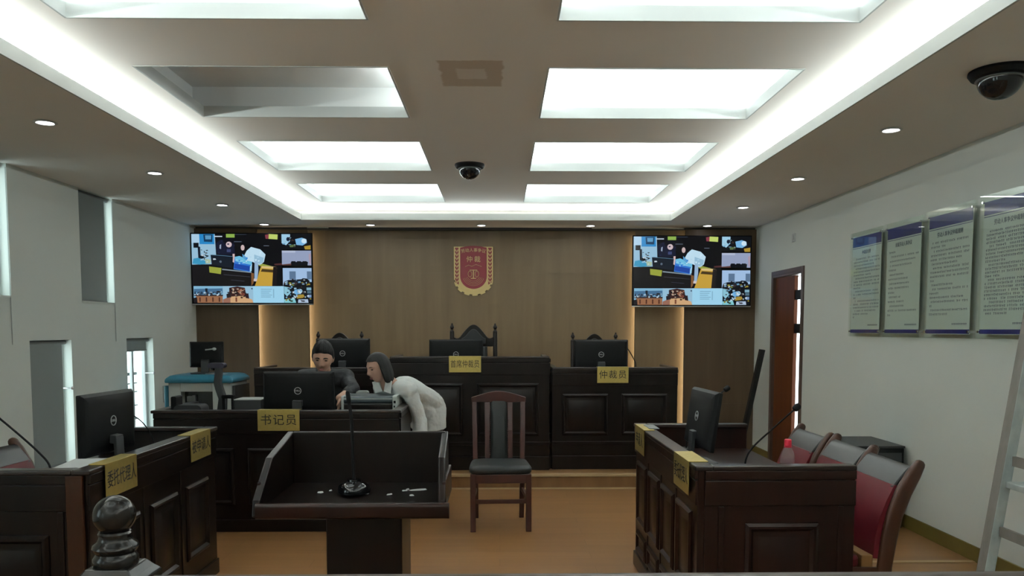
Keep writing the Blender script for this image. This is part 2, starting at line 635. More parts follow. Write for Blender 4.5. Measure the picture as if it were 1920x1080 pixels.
# soffit with the cove opening, its white lip, and the tray ceiling above
sf = MB()
slab_holes(sf, XL, XR, YF, YB, ZS, ZL, [(CX0, CX1, CY0, CY1)], 'XY')
struct(sf.build('ceiling_soffit', M_soffit, smooth=0))
lip = MB()
t = 0.012
lip.box(CX0, CX0 + t, CY0, CY1, ZS - 0.002, ZL + 0.004)
lip.box(CX1 - t, CX1, CY0, CY1, ZS - 0.002, ZL + 0.004)
lip.box(CX0 + t, CX1 - t, CY1 - t, CY1, ZS - 0.002, ZL + 0.004)
lip.box(CX0 + t, CX1 - t, CY0, CY0 + t, ZS - 0.002, ZL + 0.004)
struct(lip.build('trim_1', M_lip, smooth=0))
pk = MB()
PX0, PX1, PY0, PY1 = CX0 - 0.30, CX1 + 0.30, CY0 - 0.30, CY1 + 0.30
for a in ((PX0 - 0.02, PX0, PY0, PY1), (PX1, PX1 + 0.02, PY0, PY1), (PX0, PX1, PY1, PY1 + 0.02), (PX0, PX1, PY0 - 0.02, PY0)):
    pk.box(*a, ZL, ZT + 0.06)
struct(pk.build('ceiling_cove', M_boxpaint, smooth=0))
holes = [(x0, x1, y0, y1) for x0, x1 in WELL_X for y0, y1 in WELL_Y]


def tray_material():
    """white paint with one brownish brushed repaint patch on it"""
    m = material('tray_paint', (0.88, 0.845, 0.785), 0.8, spec=0.15)
    nt = m.node_tree
    b = nt.nodes['Principled BSDF']
    tc = nt.nodes['Texture Coordinate']
    sep = nt.nodes.new('ShaderNodeSeparateXYZ')
    nz = nt.nodes.new('ShaderNodeTexNoise')
    nz.inputs['Scale'].default_value = 9
    nz.inputs['Detail'].default_value = 5
    nt.links.new(tc.outputs['Object'], nz.inputs['Vector'])
    ad = nt.nodes.new('ShaderNodeVectorMath')
    ad.operation = 'MULTIPLY_ADD'
    ad.inputs[1].default_value = (0.06, 0.05, 0)
    nt.links.new(nz.outputs['Color'], ad.inputs[0])
    nt.links.new(tc.outputs['Object'], ad.inputs[2])
    nt.links.new(ad.outputs[0], sep.inputs[0])

    def math_(op, a, bval=None):
        n = nt.nodes.new('ShaderNodeMath')
        n.operation = op
        for i, q in enumerate((a, bval)):
            if q is None:
                continue
            if isinstance(q, (int, float)):
                n.inputs[i].default_value = q
            else:
                nt.links.new(q, n.inputs[i])
        return n.outputs[0]

    def boxmask(cx, cy, hx, hy):
        dx = math_('SUBTRACT', math_('ABSOLUTE', math_('SUBTRACT', sep.outputs['X'], cx)), hx)
        dy = math_('SUBTRACT', math_('ABSOLUTE', math_('SUBTRACT', sep.outputs['Y'], cy)), hy)
        d = math_('MAXIMUM', dx, dy)
        mr = nt.nodes.new('ShaderNodeMapRange')
        mr.inputs['From Min'].default_value = 0.006
        mr.inputs['From Max'].default_value = -0.006
        nt.links.new(d, mr.inputs['Value'])
        return mr.outputs[0]
    outer = boxmask(-0.12, 4.37, 0.165, 0.215)
    inner = boxmask(-0.12, 4.37, 0.075, 0.085)
    k = math_('SUBTRACT', outer, math_('MULTIPLY', inner, 0.55))
    mx = nt.nodes.new('ShaderNodeMix')
    mx.data_type = 'RGBA'
    mx.inputs['A'].default_value = (0.88, 0.845, 0.785, 1)
    mx.inputs['B'].default_value = (0.62, 0.54, 0.45, 1)
    nt.links.new(k, mx.inputs['Factor'])
    nt.links.new(mx.outputs['Result'], b.inputs['Base Color'])
    return m


tr = MB()
slab_holes(tr, PX0 - 0.02, PX1 + 0.02, PY0 - 0.02, PY1 + 0.02, ZT, ZT + 0.06, holes, 'XY')
struct(tr.build('ceiling_tray', tray_material(), smooth=0))

# recessed light wells
row_word = {2: 'nearest row, cut by the photo top', 3: 'second row from the viewer', 4: 'third row from the viewer', 5: 'last row, nearest the wooden wall'}
for ci, (x0, x1) in enumerate(WELL_X):
    for ri, (y0, y1) in enumerate(WELL_Y):
        side = ('left', 'right')[ci]
        half = (ci == 0 and ri == 3)
        if half:
            lab = 'half-lit recessed ceiling panel glowing only at its right end, left column'
        elif ri >= 2:
            lab = 'white glowing ceiling panel, %s column, %s' % (side, row_word[ri])
        else:
            lab = 'white glowing ceiling panel overhead behind the viewer, %s column, %s row' % (side, ('further back', 'nearer')[ri])
        cx, cy = (x0 + x1) / 2, (y0 + y1) / 2
        rt = thing('recessed_ceiling_light', lab, 'ceiling light', (cx, cy, ZT), 0, 'recessed ceiling light panels')
        hw, hd = (x1 - x0) / 2, (y1 - y0) / 2
        e = 0.0095
        f = MB()
        for a in ((-hw - 0.0, -hw + e, -hd, hd), (hw - e, hw, -hd, hd), (-hw + e, hw - e, hd - e, hd), (-hw + e, hw - e, -hd, -hd + e)):
            f.box(*a, -0.003, 0.064)
        f.build('frame', M_lip, rt, smooth=0)
        g = 0.10
        b_ = MB()
        b_.box(-hw - g, hw + g, -hd - g, hd + g, 0.215, 0.225)
        for a in ((-hw - g - 0.01, -hw - g, -hd - g, hd + g), (hw + g, hw + g + 0.01, -hd - g, hd + g), (-hw - g, hw + g, hd + g, hd + g + 0.01), (-hw - g, hw + g, -hd - g - 0.01, -hd - g)):
            b_.box(*a, 0.06, 0.22)
        b_.build('reflector_box', M_boxpaint, rt, smooth=0)
        tot = 2 * (2 * hw + 2 * hd)

        def well_strip(cx_, cy_, L, along, d):
            l = bpy.data.lights.new('well_strip_light', 'AREA')
            l.shape = 'RECTANGLE'
            l.size, l.size_y = L, 0.03
            l.energy = WELL_W * L / tot * (1.0 if not half else 0.6)
            l.color = COOL
            o = bpy.data.objects.new('well_strip_light', l)
            COL.objects.link(o)
            o.parent = rt
            z = -V(d).normalized()
            al = V(along)
            m = Matrix((al, z.cross(al).normalized(), z)).transposed().to_4x4()
            m.translation = (cx_, cy_, 0.078)
            o.matrix_local = m
        well_strip(hw + 0.05, 0, 2 * hd, (0, 1, 0), (-0.5, 0, 1))
        if not half:
            well_strip(-hw - 0.05, 0, 2 * hd, (0, 1, 0), (0.5, 0, 1))
            well_strip(0, hd + 0.05, 2 * hw, (1, 0, 0), (0, -0.5, 1))
            well_strip(0, -hd - 0.05, 2 * hw, (1, 0, 0), (0, 0.5, 1))

# downlights in the soffit
DL = [(-2.65, 4.80, 'nearest downlight in the left ceiling strip'), (-2.66, 6.31, 'middle downlight in the left ceiling strip'),
      (-2.69, 7.90, 'farthest downlight in the left ceiling strip, before the back row'),
      (-2.70, 9.33, 'downlight above the left wall screen'), (-1.49, 9.36, 'downlight in the back ceiling strip just right of the left screen'),
      (-0.21, 9.38, 'downlight in the back ceiling strip above the red emblem'), (1.06, 9.40, 'downlight in the back ceiling strip just left of the right screen'),
      (2.42, 9.38, 'downlight above the right wall screen'), (2.41, 7.98, 'farthest downlight in the right ceiling strip, before the back row'),
      (2.39, 6.47, 'middle downlight in the right ceiling strip'), (2.37, 4.90, 'nearest downlight in the right ceiling strip, near the black dome camera')]
dl0 = None
for x, y, lab in DL:
    lab = 'small round lit ' + lab
    if dl0 is None:
        dl0 = thing('downlight', lab, 'ceiling light', (x, y, ZS), 0, 'round ceiling downlights')
        MB().lathe([(0.046, 0.0), (0.062, -0.004), (0.066, -0.0065), (0.050, -0.011), (0.044, -0.004), (0.043, 0.0)], 28).build('trim_ring', M_switch, dl0)
        MB().lathe([(0.0, -0.004), (0.034, -0.009), (0.043, -0.006), (0.043, 0.0)], 24).build('lens', M_lamp, dl0)
    else:
        again(dl0, (x, y, ZS), 0, lab)

# dome cameras
def dome(loc, s, label):
    rt = thing('dome_camera', label, 'security camera', loc, 0, 'ceiling dome cameras')
    MB().lathe([(0.0, 0), (0.122 * s, 0), (0.124 * s, -0.012 * s), (0.112 * s, -0.030 * s), (0.09 * s, -0.036 * s), (0, -0.036 * s)], 40).build('base', M_black, rt)
    MB().lathe([(0.090 * s, -0.030 * s), (0.096 * s, -0.040 * s), (0.089 * s, -0.044 * s)], 40).build('ring', M_grey, rt)
    pr = [(0.088 * s * math.cos(R(a)), -0.040 * s - 0.082 * s * math.sin(R(a))) for a in range(0, 91, 10)]
    MB().lathe(pr, 40).build('dome', M_blackgloss, rt)
    return rt


dome((-0.245, 6.67, ZT), 1.0, 'black dome camera with a pale ring, hanging from the middle of the ceiling')
dome((2.345, 3.80, ZS), 1.1, 'large black dome camera on the right ceiling strip, cut by the picture edge')

# windows
def window(i, blind_drop, label, bars):
    y0, y1, z0, z1 = WIN[i]
    fx = XL - 0.075
    o = MB()
    w = 0.035
    for a in ((y0, y0 + w, z0, z1), (y1 - w, y1, z0, z1), (y0 + w, y1 - w, z0, z0 + w), (y0 + w, y1 - w, z1 - w, z1)):
        o.box(fx - 0.04, fx, *a)
    if bars:
        o.box(fx - 0.035, fx - 0.005, (y0 + y1) / 2 - 0.02, (y0 + y1) / 2 + 0.02, z0 + w, z1 - w)
    wo = o.build('window_%d' % (i + 1), M_frame, smooth=0, bevel=0.004)
    struct(wo, label, 'window')
    MB().box(fx - 0.024, fx - 0.020, y0 + w, y1 - w, z0 + w, z1 - w).build('pane', M_glass, wo, smooth=0)
    if bars:
        b = MB()
        for zz, h in ((1.02, 0.03), (0.93, 0.012), (0.84, 0.012), (0.70, 0.012), (0.56, 0.012)):
            b.box(fx - 0.12, fx - 0.10, y0, y1, zz, zz + h)
        for yy in (y0 + 0.30,):
            b.box(fx - 0.12, fx - 0.10, yy, yy + 0.012, z0, 1.02)
        b.build('bars', M_bars, wo, smooth=0)
    sill = MB().box(XL - 0.074, XL + 0.008, y0, y1, z0 - 0.001, z0 + 0.012)
    sill.build('window_sill', M_wall, wo, smooth=0)
    # roller blind
    bt = thing('roller_blind', blind_drop[1], 'blind', (XL - 0.052, (y0 + y1) / 2, z1), 0, 'grey roller blinds')
    hw = (y1 - y0) / 2
    MB().tube([(0, -hw + 0.012, -0.022), (0, hw - 0.012, -0.022)], 0.018, 14).build('roller', M_grey, bt)
    zb = z0 - z1 + blind_drop[0]
    MB().box(0.012, 0.015, -hw + 0.004, hw - 0.085, zb, -0.022).build('fabric', M_blind, bt, smooth=0)
    MB().tube([(0.0135, -hw + 0.004, zb), (0.0135, hw - 0.085, zb)], 0.008, 10).build('bottom_bar', M_grey, bt)
    if z1 > 2:
        MB().tube([(0.056, hw - 0.02, -0.03), (0.056, hw - 0.02, zb - 0.36), (0.058, hw - 0.02, zb - 0.37), (0.060, hw - 0.02, zb - 0.36), (0.060, hw - 0.02, -0.03)], 0.0016, 6).build('pull_chain', M_lightgrey, bt)
    return wo


window(0, (0.02, 'closed grey roller blind in the upper window at the left picture edge'), 'tall slit window high on the left wall, cut by the left picture edge', False)
window(1, (0.02, 'closed grey roller blind in the upper window beside the left screen'), 'tall slit window high on the left wall, second from the viewer', False)
window(2, (0.03, 'closed grey roller blind in the lower window behind the left desk'), 'low slit window behind the left desk, blind closed', False)
window(3, (0.93, 'raised grey roller blind atop the bright lower window'), 'low bright slit window with dark bars, blind raised', True)

for k, (y0, y1, z0, z1) in enumerate(WIN_ADDED):  # frames and panes of the added daylight windows
    fx = XL - 0.075
    o = MB()
    w = 0.045
    for a in ((y0, y0 + w, z0, z1), (y1 - w, y1, z0, z1), (y0 + w, y1 - w, z0, z0 + w), (y0 + w, y1 - w, z1 - w, z1), ((y0 + y1) / 2 - 0.02, (y0 + y1) / 2 + 0.02, z0 + w, z1 - w)):
        o.box(fx - 0.04, fx, *a)
    wo = o.build('window_%d' % (5 + k), M_frame, smooth=0, bevel=0.004)
    struct(wo, ('added out-of-view daylight window in the left wall beside the viewer', 'added out-of-view daylight window in the left wall behind the viewer')[1 - k], 'window')
    MB().box(fx - 0.024, fx - 0.020, y0 + w, y1 - w, z0 + w, z1 - w).build('pane', M_glass, wo, smooth=0)
for y0, y1, z0, z1 in WIN + WIN_ADDED:
    l = bpy.data.lights.new('window_portal', 'AREA')
    l.shape = 'RECTANGLE'
    l.size, l.size_y = y1 - y0, z1 - z0
    l.cycles.is_portal = True
    o = bpy.data.objects.new('window_portal', l)
    COL.objects.link(o)
    m = Matrix(((0, 1, 0), (0, 0, 1), (1, 0, 0))).to_4x4()
    m = Matrix((V((0, 1, 0)), V((0, 0, 1)), V((1, 0, 0)))).transposed().to_4x4() @ Matrix.Rotation(math.pi, 4, 'Y')
    m.translation = (XL - 0.13, (y0 + y1) / 2, (z0 + z1) / 2)
    o.matrix_world = m

# cloth cord under two windows: small chain knobs
for y, z, lab in ((6.74, 1.00, 'small silver blind chain clip at the edge of the closed lower window'), (8.33, 1.04, 'small silver blind chain clip at the edge of the bright lower window')):
    k = thing('blind_chain_clip', lab, 'clip', (XL, y, z), 0)
    MB().tube([(-0.07, 0, 0), (0.012, 0.0, 0)], 0.006, 8).build('stem', M_silver, k)
    MB().ball((0.018, 0, 0), 0.014).build('knob', M_silver, k)

# door and its frame
fr = MB()
fr.box(XR - 0.012, XR + 0.2, DY0 - 0.0, DY0 + 0.025, 0, DZ)
fr.box(XR - 0.012, XR + 0.2, DY1 - 0.025, DY1, 0, DZ)
fr.box(XR - 0.012, XR + 0.2, DY0 + 0.025, DY1 - 0.025, DZ - 0.025, DZ)
fr.box(XR - 0.014, XR, DY0 - 0.045, DY0, 0, DZ + 0.045)
fr.box(XR - 0.014, XR, DY1, DY1 + 0.03, 0, DZ + 0.045)
fr.box(XR - 0.014, XR, DY0, DY1, DZ, DZ + 0.045)
d1 = fr.build('door_1', M_doorframe, smooth=0, bevel=0.003)
struct(d1, 'red-brown wooden door standing slightly ajar in the right wall', 'door')
lf = MB().box(XR + 0.02, XR + 0.06, DY0 + 0.285, DY1 - 0.03, 0.008, DZ - 0.03).build('door_leaf', M_door, d1, smooth=0, bevel=0.003)
for z in (0.3, 1.45, 1.80):
    MB().box(XR + 0.03, XR + 0.05, DY0 + 0.024, DY0 + 0.29, z, z + 0.10).build('hinge', M_black, lf, smooth=0)

# baseboards
BBH = 0.10
struct(MB().box(XR - 0.014, XR, YF, DY0 - 0.046, 0, BBH).build('baseboard_right', M_base, smooth=0, bevel=0.003))
struct(MB().box(XR - 0.014, XR, DY1 + 0.031, 9.56, 0, BBH).build('trim_2', M_base, smooth=0, bevel=0.003))
struct(MB().box(XL, XL + 0.014, YF, YB - 0.3, 0, BBH).build('baseboard_left', M_base, smooth=0, bevel=0.003))
struct(MB().box(1.95, XR - 0.016, 4.985, 5.025, 0, 0.006).build('trim_3', M_trimpale, smooth=0))

# wood cladding on the back wall: the outer panels stand forward, the middle ones less, the centre least
YO, YM, YC = 9.58, 9.67, 9.76
X1, X2, X3, X4 = -2.872, -2.29, 1.635, 2.215


def clad(name, x0, x1, y, z1, m, joints=(1.40, 0.60)):
    mb = MB()
    zs = [0] + sorted(joints) + [z1]
    for a, b in zip(zs, zs[1:]):
        mb.box(x0, x1, y, y + 0.02, a + 0.0015, b - 0.0015)
    mb.box(x0, x1, y + 0.003, y + 0.02, 0, z1)
    o = mb.build(name, m, smooth=0)
    return struct(o)


ZP = ZS - 0.022
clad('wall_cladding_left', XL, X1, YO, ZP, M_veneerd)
clad('wall_cladding_left_middle', X1 - 0.10, X2, YM, ZP, M_veneer)
clad('wall_cladding', X2 - 0.10, X3 + 0.10, YC, ZP, M_veneer, (2.17, 1.395, 0.6))
clad('wall_cladding_right_middle', X3, X4 + 0.10, YM, ZP, M_veneer)
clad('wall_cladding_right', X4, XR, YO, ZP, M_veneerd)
rt_ = MB()
for x, y in ((X1 - 0.012, YO), (X2 - 0.012, YM), (X3, YM), (X4, YO)):
    rt_.box(x, x + 0.012, y + 0.02, y + 0.04, 0, ZP)
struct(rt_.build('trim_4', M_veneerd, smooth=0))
struct(MB().box(XL, XR, YO + 0.05, YB, ZP + 0.0, ZS).build('shadow_gap_band', M_dark, smooth=0))  # charcoal strip paints the dark shadow gap between cladding and ceiling
struct(MB().box(-2.28, -2.03, YO + 0.03, YC + 0.0, ZS - 0.012, ZS - 0.001).build('trim_6', M_lip, smooth=0))
struct(MB().box(1.10, 2.20, YO + 0.03, YM + 0.0, ZS - 0.012, ZS - 0.001).build('trim_7', M_lip, smooth=0))
# warm strips hidden behind the edges of the forward panels
for x, y, d in ((X1 - 0.03, YO + 0.045, 1), (X2 - 0.03, YM + 0.045, 1), (X3 + 0.03, YM + 0.045, -1), (X4 + 0.03, YO + 0.045, -1)):
    l = bpy.data.lights.new('slot_strip_light', 'AREA')
    l.shape = 'RECTANGLE'
    l.size, l.size_y = 0.015, 2.5
    l.energy = 3.2
    l.color = WARM
    o = bpy.data.objects.new('slot_strip_light', l)
    COL.objects.link(o)
    z = V((-d, -0.25, 0)).normalized()
    yv = V((0, 0, 1))
    m = Matrix((yv.cross(z), yv, z)).transposed().to_4x4()
    m.translation = (x, y, 1.35)
    o.matrix_world = m

# platform of the bench with its step edge
PFX0, PFX1, PFY = -2.62, 1.86, 7.40
pf = MB().box(PFX0, PFX1, PFY, YC - 0.2, 0.0, 0.138).build('platform', M_stepwood, smooth=0)
struct(pf, 'low wooden platform under the high bench', 'platform')
MB().box(PFX0, PFX1, PFY - 0.014, PFY + 0.05, 0.118, 0.142).build('nosing', M_trimpale, pf, smooth=0, bevel=0.004)
MB().box(PFX0, PFX1, PFY - 0.010, PFY, 0.0, 0.014).build('toe_strip', M_trimpale, pf, smooth=0)
MB().box(PFX0 + 0.01, PFX1 - 0.01, PFY + 0.05, YC - 0.21, 0.138, 0.140).build('deck', M_floor, pf, smooth=0)

# wall plates
sw = thing('light_switch', 'small white switch plate on the right wall above the door side', 'switch', (XR, 8.35, 2.44))
MB().box(-0.010, 0, -0.043, 0.043, -0.043, 0.043).build('plate', M_switch, sw, bevel=0.003)
MB().box(-0.014, -0.009, -0.02, 0.02, -0.025, 0.025).build('rocker', M_switch, sw, bevel=0.002)
ou = thing('wall_socket', 'grey-beige socket box low on the left wall beside the teal cabinet', 'socket', (XL, 8.62, 0.80))
MB().box(0, 0.03, -0.045, 0.045, -0.09, 0.09).build('plate', M_lightgrey, ou, bevel=0.004)
MB().box(0.03, 0.034, -0.025, 0.025, -0.03, 0.03).build('outlet', M_grey, ou, bevel=0.002)

# ------------------------------------------------------------------ panelled desks and benches
def raised_panel(parent, x0, x1, z0, z1, mat, M=None, w=0.036, p=0.016, name='raised_panel'):
    """bolection moulding ring with a flat field, standing on the face y=0 (towards -y)"""
    def loop(i, y):
        return [(x0 + i, y, z0 + i), (x1 - i, y, z0 + i), (x1 - i, y, z1 - i), (x0 + i, y, z1 - i)]
    rings = [loop(0, 0.001), loop(0.0, -p * 0.45), loop(w * 0.35, -p), loop(w * 0.62, -p), loop(w, -0.002), loop(w + 0.02, -0.002), loop(w + 0.032, -0.007)]
    mb = MB(M)
    mb.sections(rings, cap=True)
    return mb.build(name, mat, parent, smooth=25, bevel=0)


def face(parent, name, w, h, mat, bands, panels, M=None, thick=0.03, stiles=()):
    """one panelled side: slab with proud bands and stiles, raised panels as its children"""
    mb = MB(M)
    mb.box(0, w, 0, thick, 0, h)
    for z0, z1, p in bands:
        mb.box(0, w, -p, 0.001, z0, z1)
    for x0, x1, z0, z1, p in stiles:
        mb.box(x0, x1, -p, 0.001, z0, z1)
    o = mb.build(name, mat, parent, smooth=0, bevel=0.003)
    for x0, x1, z0, z1 in panels:
        raised_panel(o, x0, x1, z0, z1, mat, M)
    return o


def std_bands(h, top=0.06, frieze=0.176, low=None):
    b = [(h - top, h - 0.022, 0.014), (h - frieze, h - top - 0.006, 0.010), (0, 0.09, 0.012)]
    if low:
        b.append((low - 0.02, low + 0.02, 0.008))
    return b


def enclosure(name, label, cat, loc, rotz, w, dp, h, mat, front_panels, side_panels, work_h, ledge_w=0.062, front_bands=None, side_bands=None, right_mat=None, group=None, worn=False, stiles=(), side_stiles=(), left_mat=None, ledge_mat=None):
    rt = thing(name, label, cat, loc, rotz, group)
    fb = front_bands or std_bands(h)
    sb = side_bands or std_bands(h)
    hh = h - 0.022
    face(rt, 'front_panel', w, hh, mat, fb, front_panels, None, 0.03, stiles)
    # right-hand end (local +x) and left-hand end
    Mr = Matrix.Translation((w, 0.03, 0)) @ Matrix.Rotation(R(90), 4, 'Z')
    face(rt, 'side_panel', dp - 0.03, hh, right_mat or mat, sb, side_panels, Mr, 0.03, side_stiles)
    Ml = Matrix.Translation((0, dp, 0)) @ Matrix.Rotation(R(-90), 4, 'Z')
    face(rt, 'side_panel', dp - 0.03, hh, left_mat or mat, sb, side_panels, Ml, 0.03, side_stiles)
    ov = 0.016
    os_ = 0.0 if cat == 'bench' else ov
    lg = MB()
    lg.box(-os_, w + os_, -ov, ledge_w, h - 0.022, h)
    lg.box(-os_, ledge_w - 0.01, ledge_w, dp, h - 0.022, h)
    lg.box(w - ledge_w + 0.01, w + os_, ledge_w, dp, h - 0.022, h)
    lg.build('ledge', ledge_mat or M_ledge, rt, smooth=0, bevel=0.006, seg=3)
    MB().box(0.03, w - 0.03, 0.03, dp, work_h - 0.028, work_h).build('work_surface', mat, rt, smooth=0, bevel=0.003)
    return rt


# right desk (faces the middle of the room), left desk, clerk's desk
H9 = 0.90
fp = []
for i in range(4):
    a = 0.09 + i * 0.365
    fp += [(a, a + 0.30, 0.30, 0.68), (a, a + 0.30, 0.115, 0.245)]
st = [(0.09 + i * 0.365 - 0.042, 0.09 + i * 0.365 - 0.022, 0.09, H9 - 0.18, 0.006) for i in range(1, 4)]
desk_r = enclosure('panelled_desk', 'dark mahogany panelled desk with red chairs behind it, right side of the room', 'desk', (0.862, 5.0, 0), -90, 1.57, 0.69, H9,
                   M_woodr, fp, [(0.18, 0.50, 0.16, 0.645)], 0.745, stiles=st, side_stiles=[(0.06, 0.085, 0.09, 0.72, 0.007), (0.585, 0.61, 0.09, 0.72, 0.007)])
desk_l = enclosure('panelled_desk', 'dark panelled desk with brass plates hung over its ledge, left side of the room', 'desk', (-1.738, 3.365, 0), 90, 1.50, 0.69, H9,
                   M_wood, [(0.13 + i * 0.45, 0.13 + i * 0.45 + 0.33, 0.20, 0.62) for i in range(3)], [(0.16, 0.52, 0.2, 0.62)], 0.745,
                   stiles=[(0.13 + i * 0.45 - 0.07, 0.13 + i * 0.45 - 0.05, 0.09, H9 - 0.18, 0.006) for i in range(1, 3)],
                   side_stiles=[(0.055, 0.13, 0.09, 0.72, 0.007), (0.56, 0.585, 0.09, 0.72, 0.007)], left_mat=M_wood)
MB().box(-0.020, 0.0, 0.015, 0.085, 0.0, 0.876).build('corner_post', material('red_brown_post_wood', (0.026, 0.0085, 0.0032), 0.35, spec=0.3, vary=((0.040, 0.0135, 0.005), (9, 9, 1))), desk_l, smooth=0, bevel=0.003)
desk_c = enclosure('panelled_desk', "long dark clerk's desk in front of the two people", 'desk', (-2.53, 5.855, 0), 0, 1.79, 0.75, H9,
                   M_wood, [(0.12 + i * 0.56, 0.12 + i * 0.56 + 0.46, 0.2, 0.62) for i in range(3)], [(0.14, 0.58, 0.2, 0.62)], 0.745)
# the raised bench behind, in three units on the platform
PZ = 0.142


def bench(label, loc, w, h, ncol, dp=0.62):
    gap = 0.13
    cw = (w - 0.20 - gap * (ncol - 1)) / ncol
    pan = [(0.10 + i * (cw + gap), 0.10 + i * (cw + gap) + cw, 0.33, h - 0.255) for i in range(ncol)]
    bands = [(h - 0.055, h - 0.022, 0.014), (h - 0.175, h - 0.062, 0.010), (0, 0.13, 0.014), (0.24, 0.27, 0.010)]
    return enclosure('high_bench', label, 'bench', loc, 0, w, dp, h, M_wood, pan, [(0.12, 0.48, 0.33, h - 0.255)], 0.77, front_bands=bands, side_bands=bands, group='high bench units')


b_c = bench('tallest dark bench unit in the middle, under the red emblem', (-1.045, 7.625, PZ), 1.52, 1.232 - PZ, 2)
b_r = bench('dark bench unit right of the tall middle one, under the right screen', (0.503, 7.665, PZ), 1.210, 1.127 - PZ, 2)
b_l = bench('dark bench unit behind the seated man, left of the tall middle one', (-2.345, 7.665, PZ), 1.272, 1.127 - PZ, 2)

# ------------------------------------------------------------------ brass name plates
def nameplate(label, loc, rotz, w, h, body, size, fold=0.07, sx=1.0, spacing=1.0, bold=0.0):
    rt = thing('name_plate', label, 'name plate', loc, rotz, 'brass name plates')
    MB().box(-w / 2, w / 2, -0.0035, 0.0, -h, 0.0035).build('front_plate', M_gold, rt, smooth=0, bevel=0.0008)
    MB().box(-w / 2, w / 2, 0.0, fold, 0.0, 0.0035).build('top_fold', M_gold, rt, smooth=0, bevel=0.0008)
    text(body, size, M_ink, rt, (0, -0.0042, -h / 2), sx=sx, spacing=spacing, bold=bold)
    return rt


nameplate('brass plate with three large characters hung on the clerk desk', (-1.615, 5.837, 0.901), 0, 0.305, 0.150, '\u4e66\u8bb0\u5458', 0.085, spacing=1.15)
nameplate('brass plate with five characters hung on the tall middle bench', (-0.330, 7.607, 1.233), 0, 0.305, 0.150, '\u9996\u5e2d\u4ef2\u88c1\u5458', 0.078, sx=0.70, spacing=1.04)
nameplate('brass plate with three characters hung on the right bench unit', (1.085, 7.647, 1.128), 0, 0.300, 0.150, '\u4ef2\u88c1\u5458', 0.085, spacing=1.15)
nameplate('brass plate facing the room, nearer end of the left desk', (-1.719, 3.625, 0.901), 90, 0.30, 0.150, '\u59d4\u6258\u4ee3\u7406\u4eba', 0.080, sx=0.68, spacing=1.04)
nameplate('shaded brass plate at the far end of the left desk', (-1.719, 4.59, 0.901), 90, 0.30, 0.150, '\u88ab\u7533\u8bf7\u4eba', 0.080, sx=0.85, spacing=1.04)
nameplate('brass plate at the near end of the right desk, folded over its ledge', (0.843, 3.665, 0.901), -90, 0.30, 0.150, '\u59d4\u6258\u4ee3\u7406\u4eba', 0.080, sx=0.68, fold=0.085)
nameplate('shaded brass plate at the far corner of the right desk', (0.843, 4.77, 0.901), -90, 0.30, 0.150, '\u7533\u8bf7\u4eba', 0.085, sx=0.9, fold=0.06)

# ------------------------------------------------------------------ computer monitors
def monitor(label, loc, rotz, w=0.54, h=0.325, lift=0.10, tilt=0.0, group='black flat monitors', logo=True):
    """stands on z=loc.z; its back faces local -y"""
    rt = thing('computer_monitor', label, 'monitor', loc, rotz, group)
    T = Matrix.Translation((0, 0, lift + h / 2)) @ Matrix.Rotation(R(tilt), 4, 'X')
    pm = MB(T)
    pm.rbox(-w / 2, w / 2, -0.004, 0.016, -h / 2, h / 2, 0.008)
    hs = MB(T)
    rings = []
    for q, y in ((0.0, -0.004), (0.014, -0.020), (0.05, -0.030), (0.09, -0.034)):
        rings.append([(-w / 2 + q, y, -h / 2 + q), (w / 2 - q, y, -h / 2 + q), (w / 2 - q, y, h / 2 - q), (-w / 2 + q, y, h / 2 - q)])
    pm.sections(rings)
    pm.build('back_cover', M_black, rt, smooth=20, bevel=0.002)
    s = MB(T)
    s.box(-w / 2 + 0.012, w / 2 - 0.012, 0.016, 0.0175, -h / 2 + 0.022, h / 2 - 0.012)
    s.build('screen', M_darkscreen, rt, smooth=0)
    if logo:
        lg = MB(T @ Matrix.Translation((0, -0.035, 0.01)))
        n = 36
        rings = [[((r) * math.cos(2 * math.pi * i / n), y, (r) * math.sin(2 * math.pi * i / n)) for r, y in ((0.0235, 0.001), (0.0235, -0.002), (0.0275, -0.002), (0.0275, 0.001))] for i in range(n)]
        rings.append(rings[0])
        lg.sections(rings, cap=False)
        lo = lg.build('logo', M_logo, rt, smooth=0)
        tx = text('DELL', 0.0185, M_logo, lo, (0, 0, 0), extrude=0.0008, bold=0.0)
        tx.matrix_local = T @ Matrix.Translation((0, -0.036, 0.01)) @ Matrix.Rotation(R(90), 4, 'X')
    nk = MB()
    nk.bar((0, -0.065, 0.008), (0, -0.058, lift + h * 0.26), 0.075, 0.018)
    nk.bar((0, -0.064, lift + h * 0.22), (0, -0.015, lift + h * 0.24), 0.075, 0.045)
    nk.build('stand_neck', M_dark, rt, smooth=0, bevel=0.004)
    MB().rbox(-0.12, 0.12, -0.15, 0.06, 0, 0.012, 0.02, axis='Z').build('stand_base', M_dark, rt, smooth=30)
    return rt


monitor('large black monitor facing the seated man on the clerk desk', (-1.555, 6.20, 0.7462), 0, 0.545, 0.315, 0.105)
monitor('black monitor on the left bench unit, behind the seated man', (-1.56, 8.0, PZ + 0.7712), 0, 0.535, 0.315, 0.172)
monitor('black monitor on the tall middle bench, behind the five-character plate', (-0.435, 8.0, PZ + 0.7712), 0, 0.535, 0.315, 0.162)
monitor('black monitor on the right bench unit, in front of a tall chair', (1.013, 8.0, PZ + 0.7712), 0, 0.540, 0.315, 0.160)
monitor('black monitor turned sideways on the left desk', (-2.105, 4.30, 0.7462), 86, 0.50, 0.325, 0.085)
monitor('black monitor seen nearly edge-on on the right desk', (1.135, 4.44, 0.7462), -87, 0.46, 0.325, 0.085, tilt=-8)

# ------------------------------------------------------------------ wall screens
def pix(poly, col):
    return (poly, col)


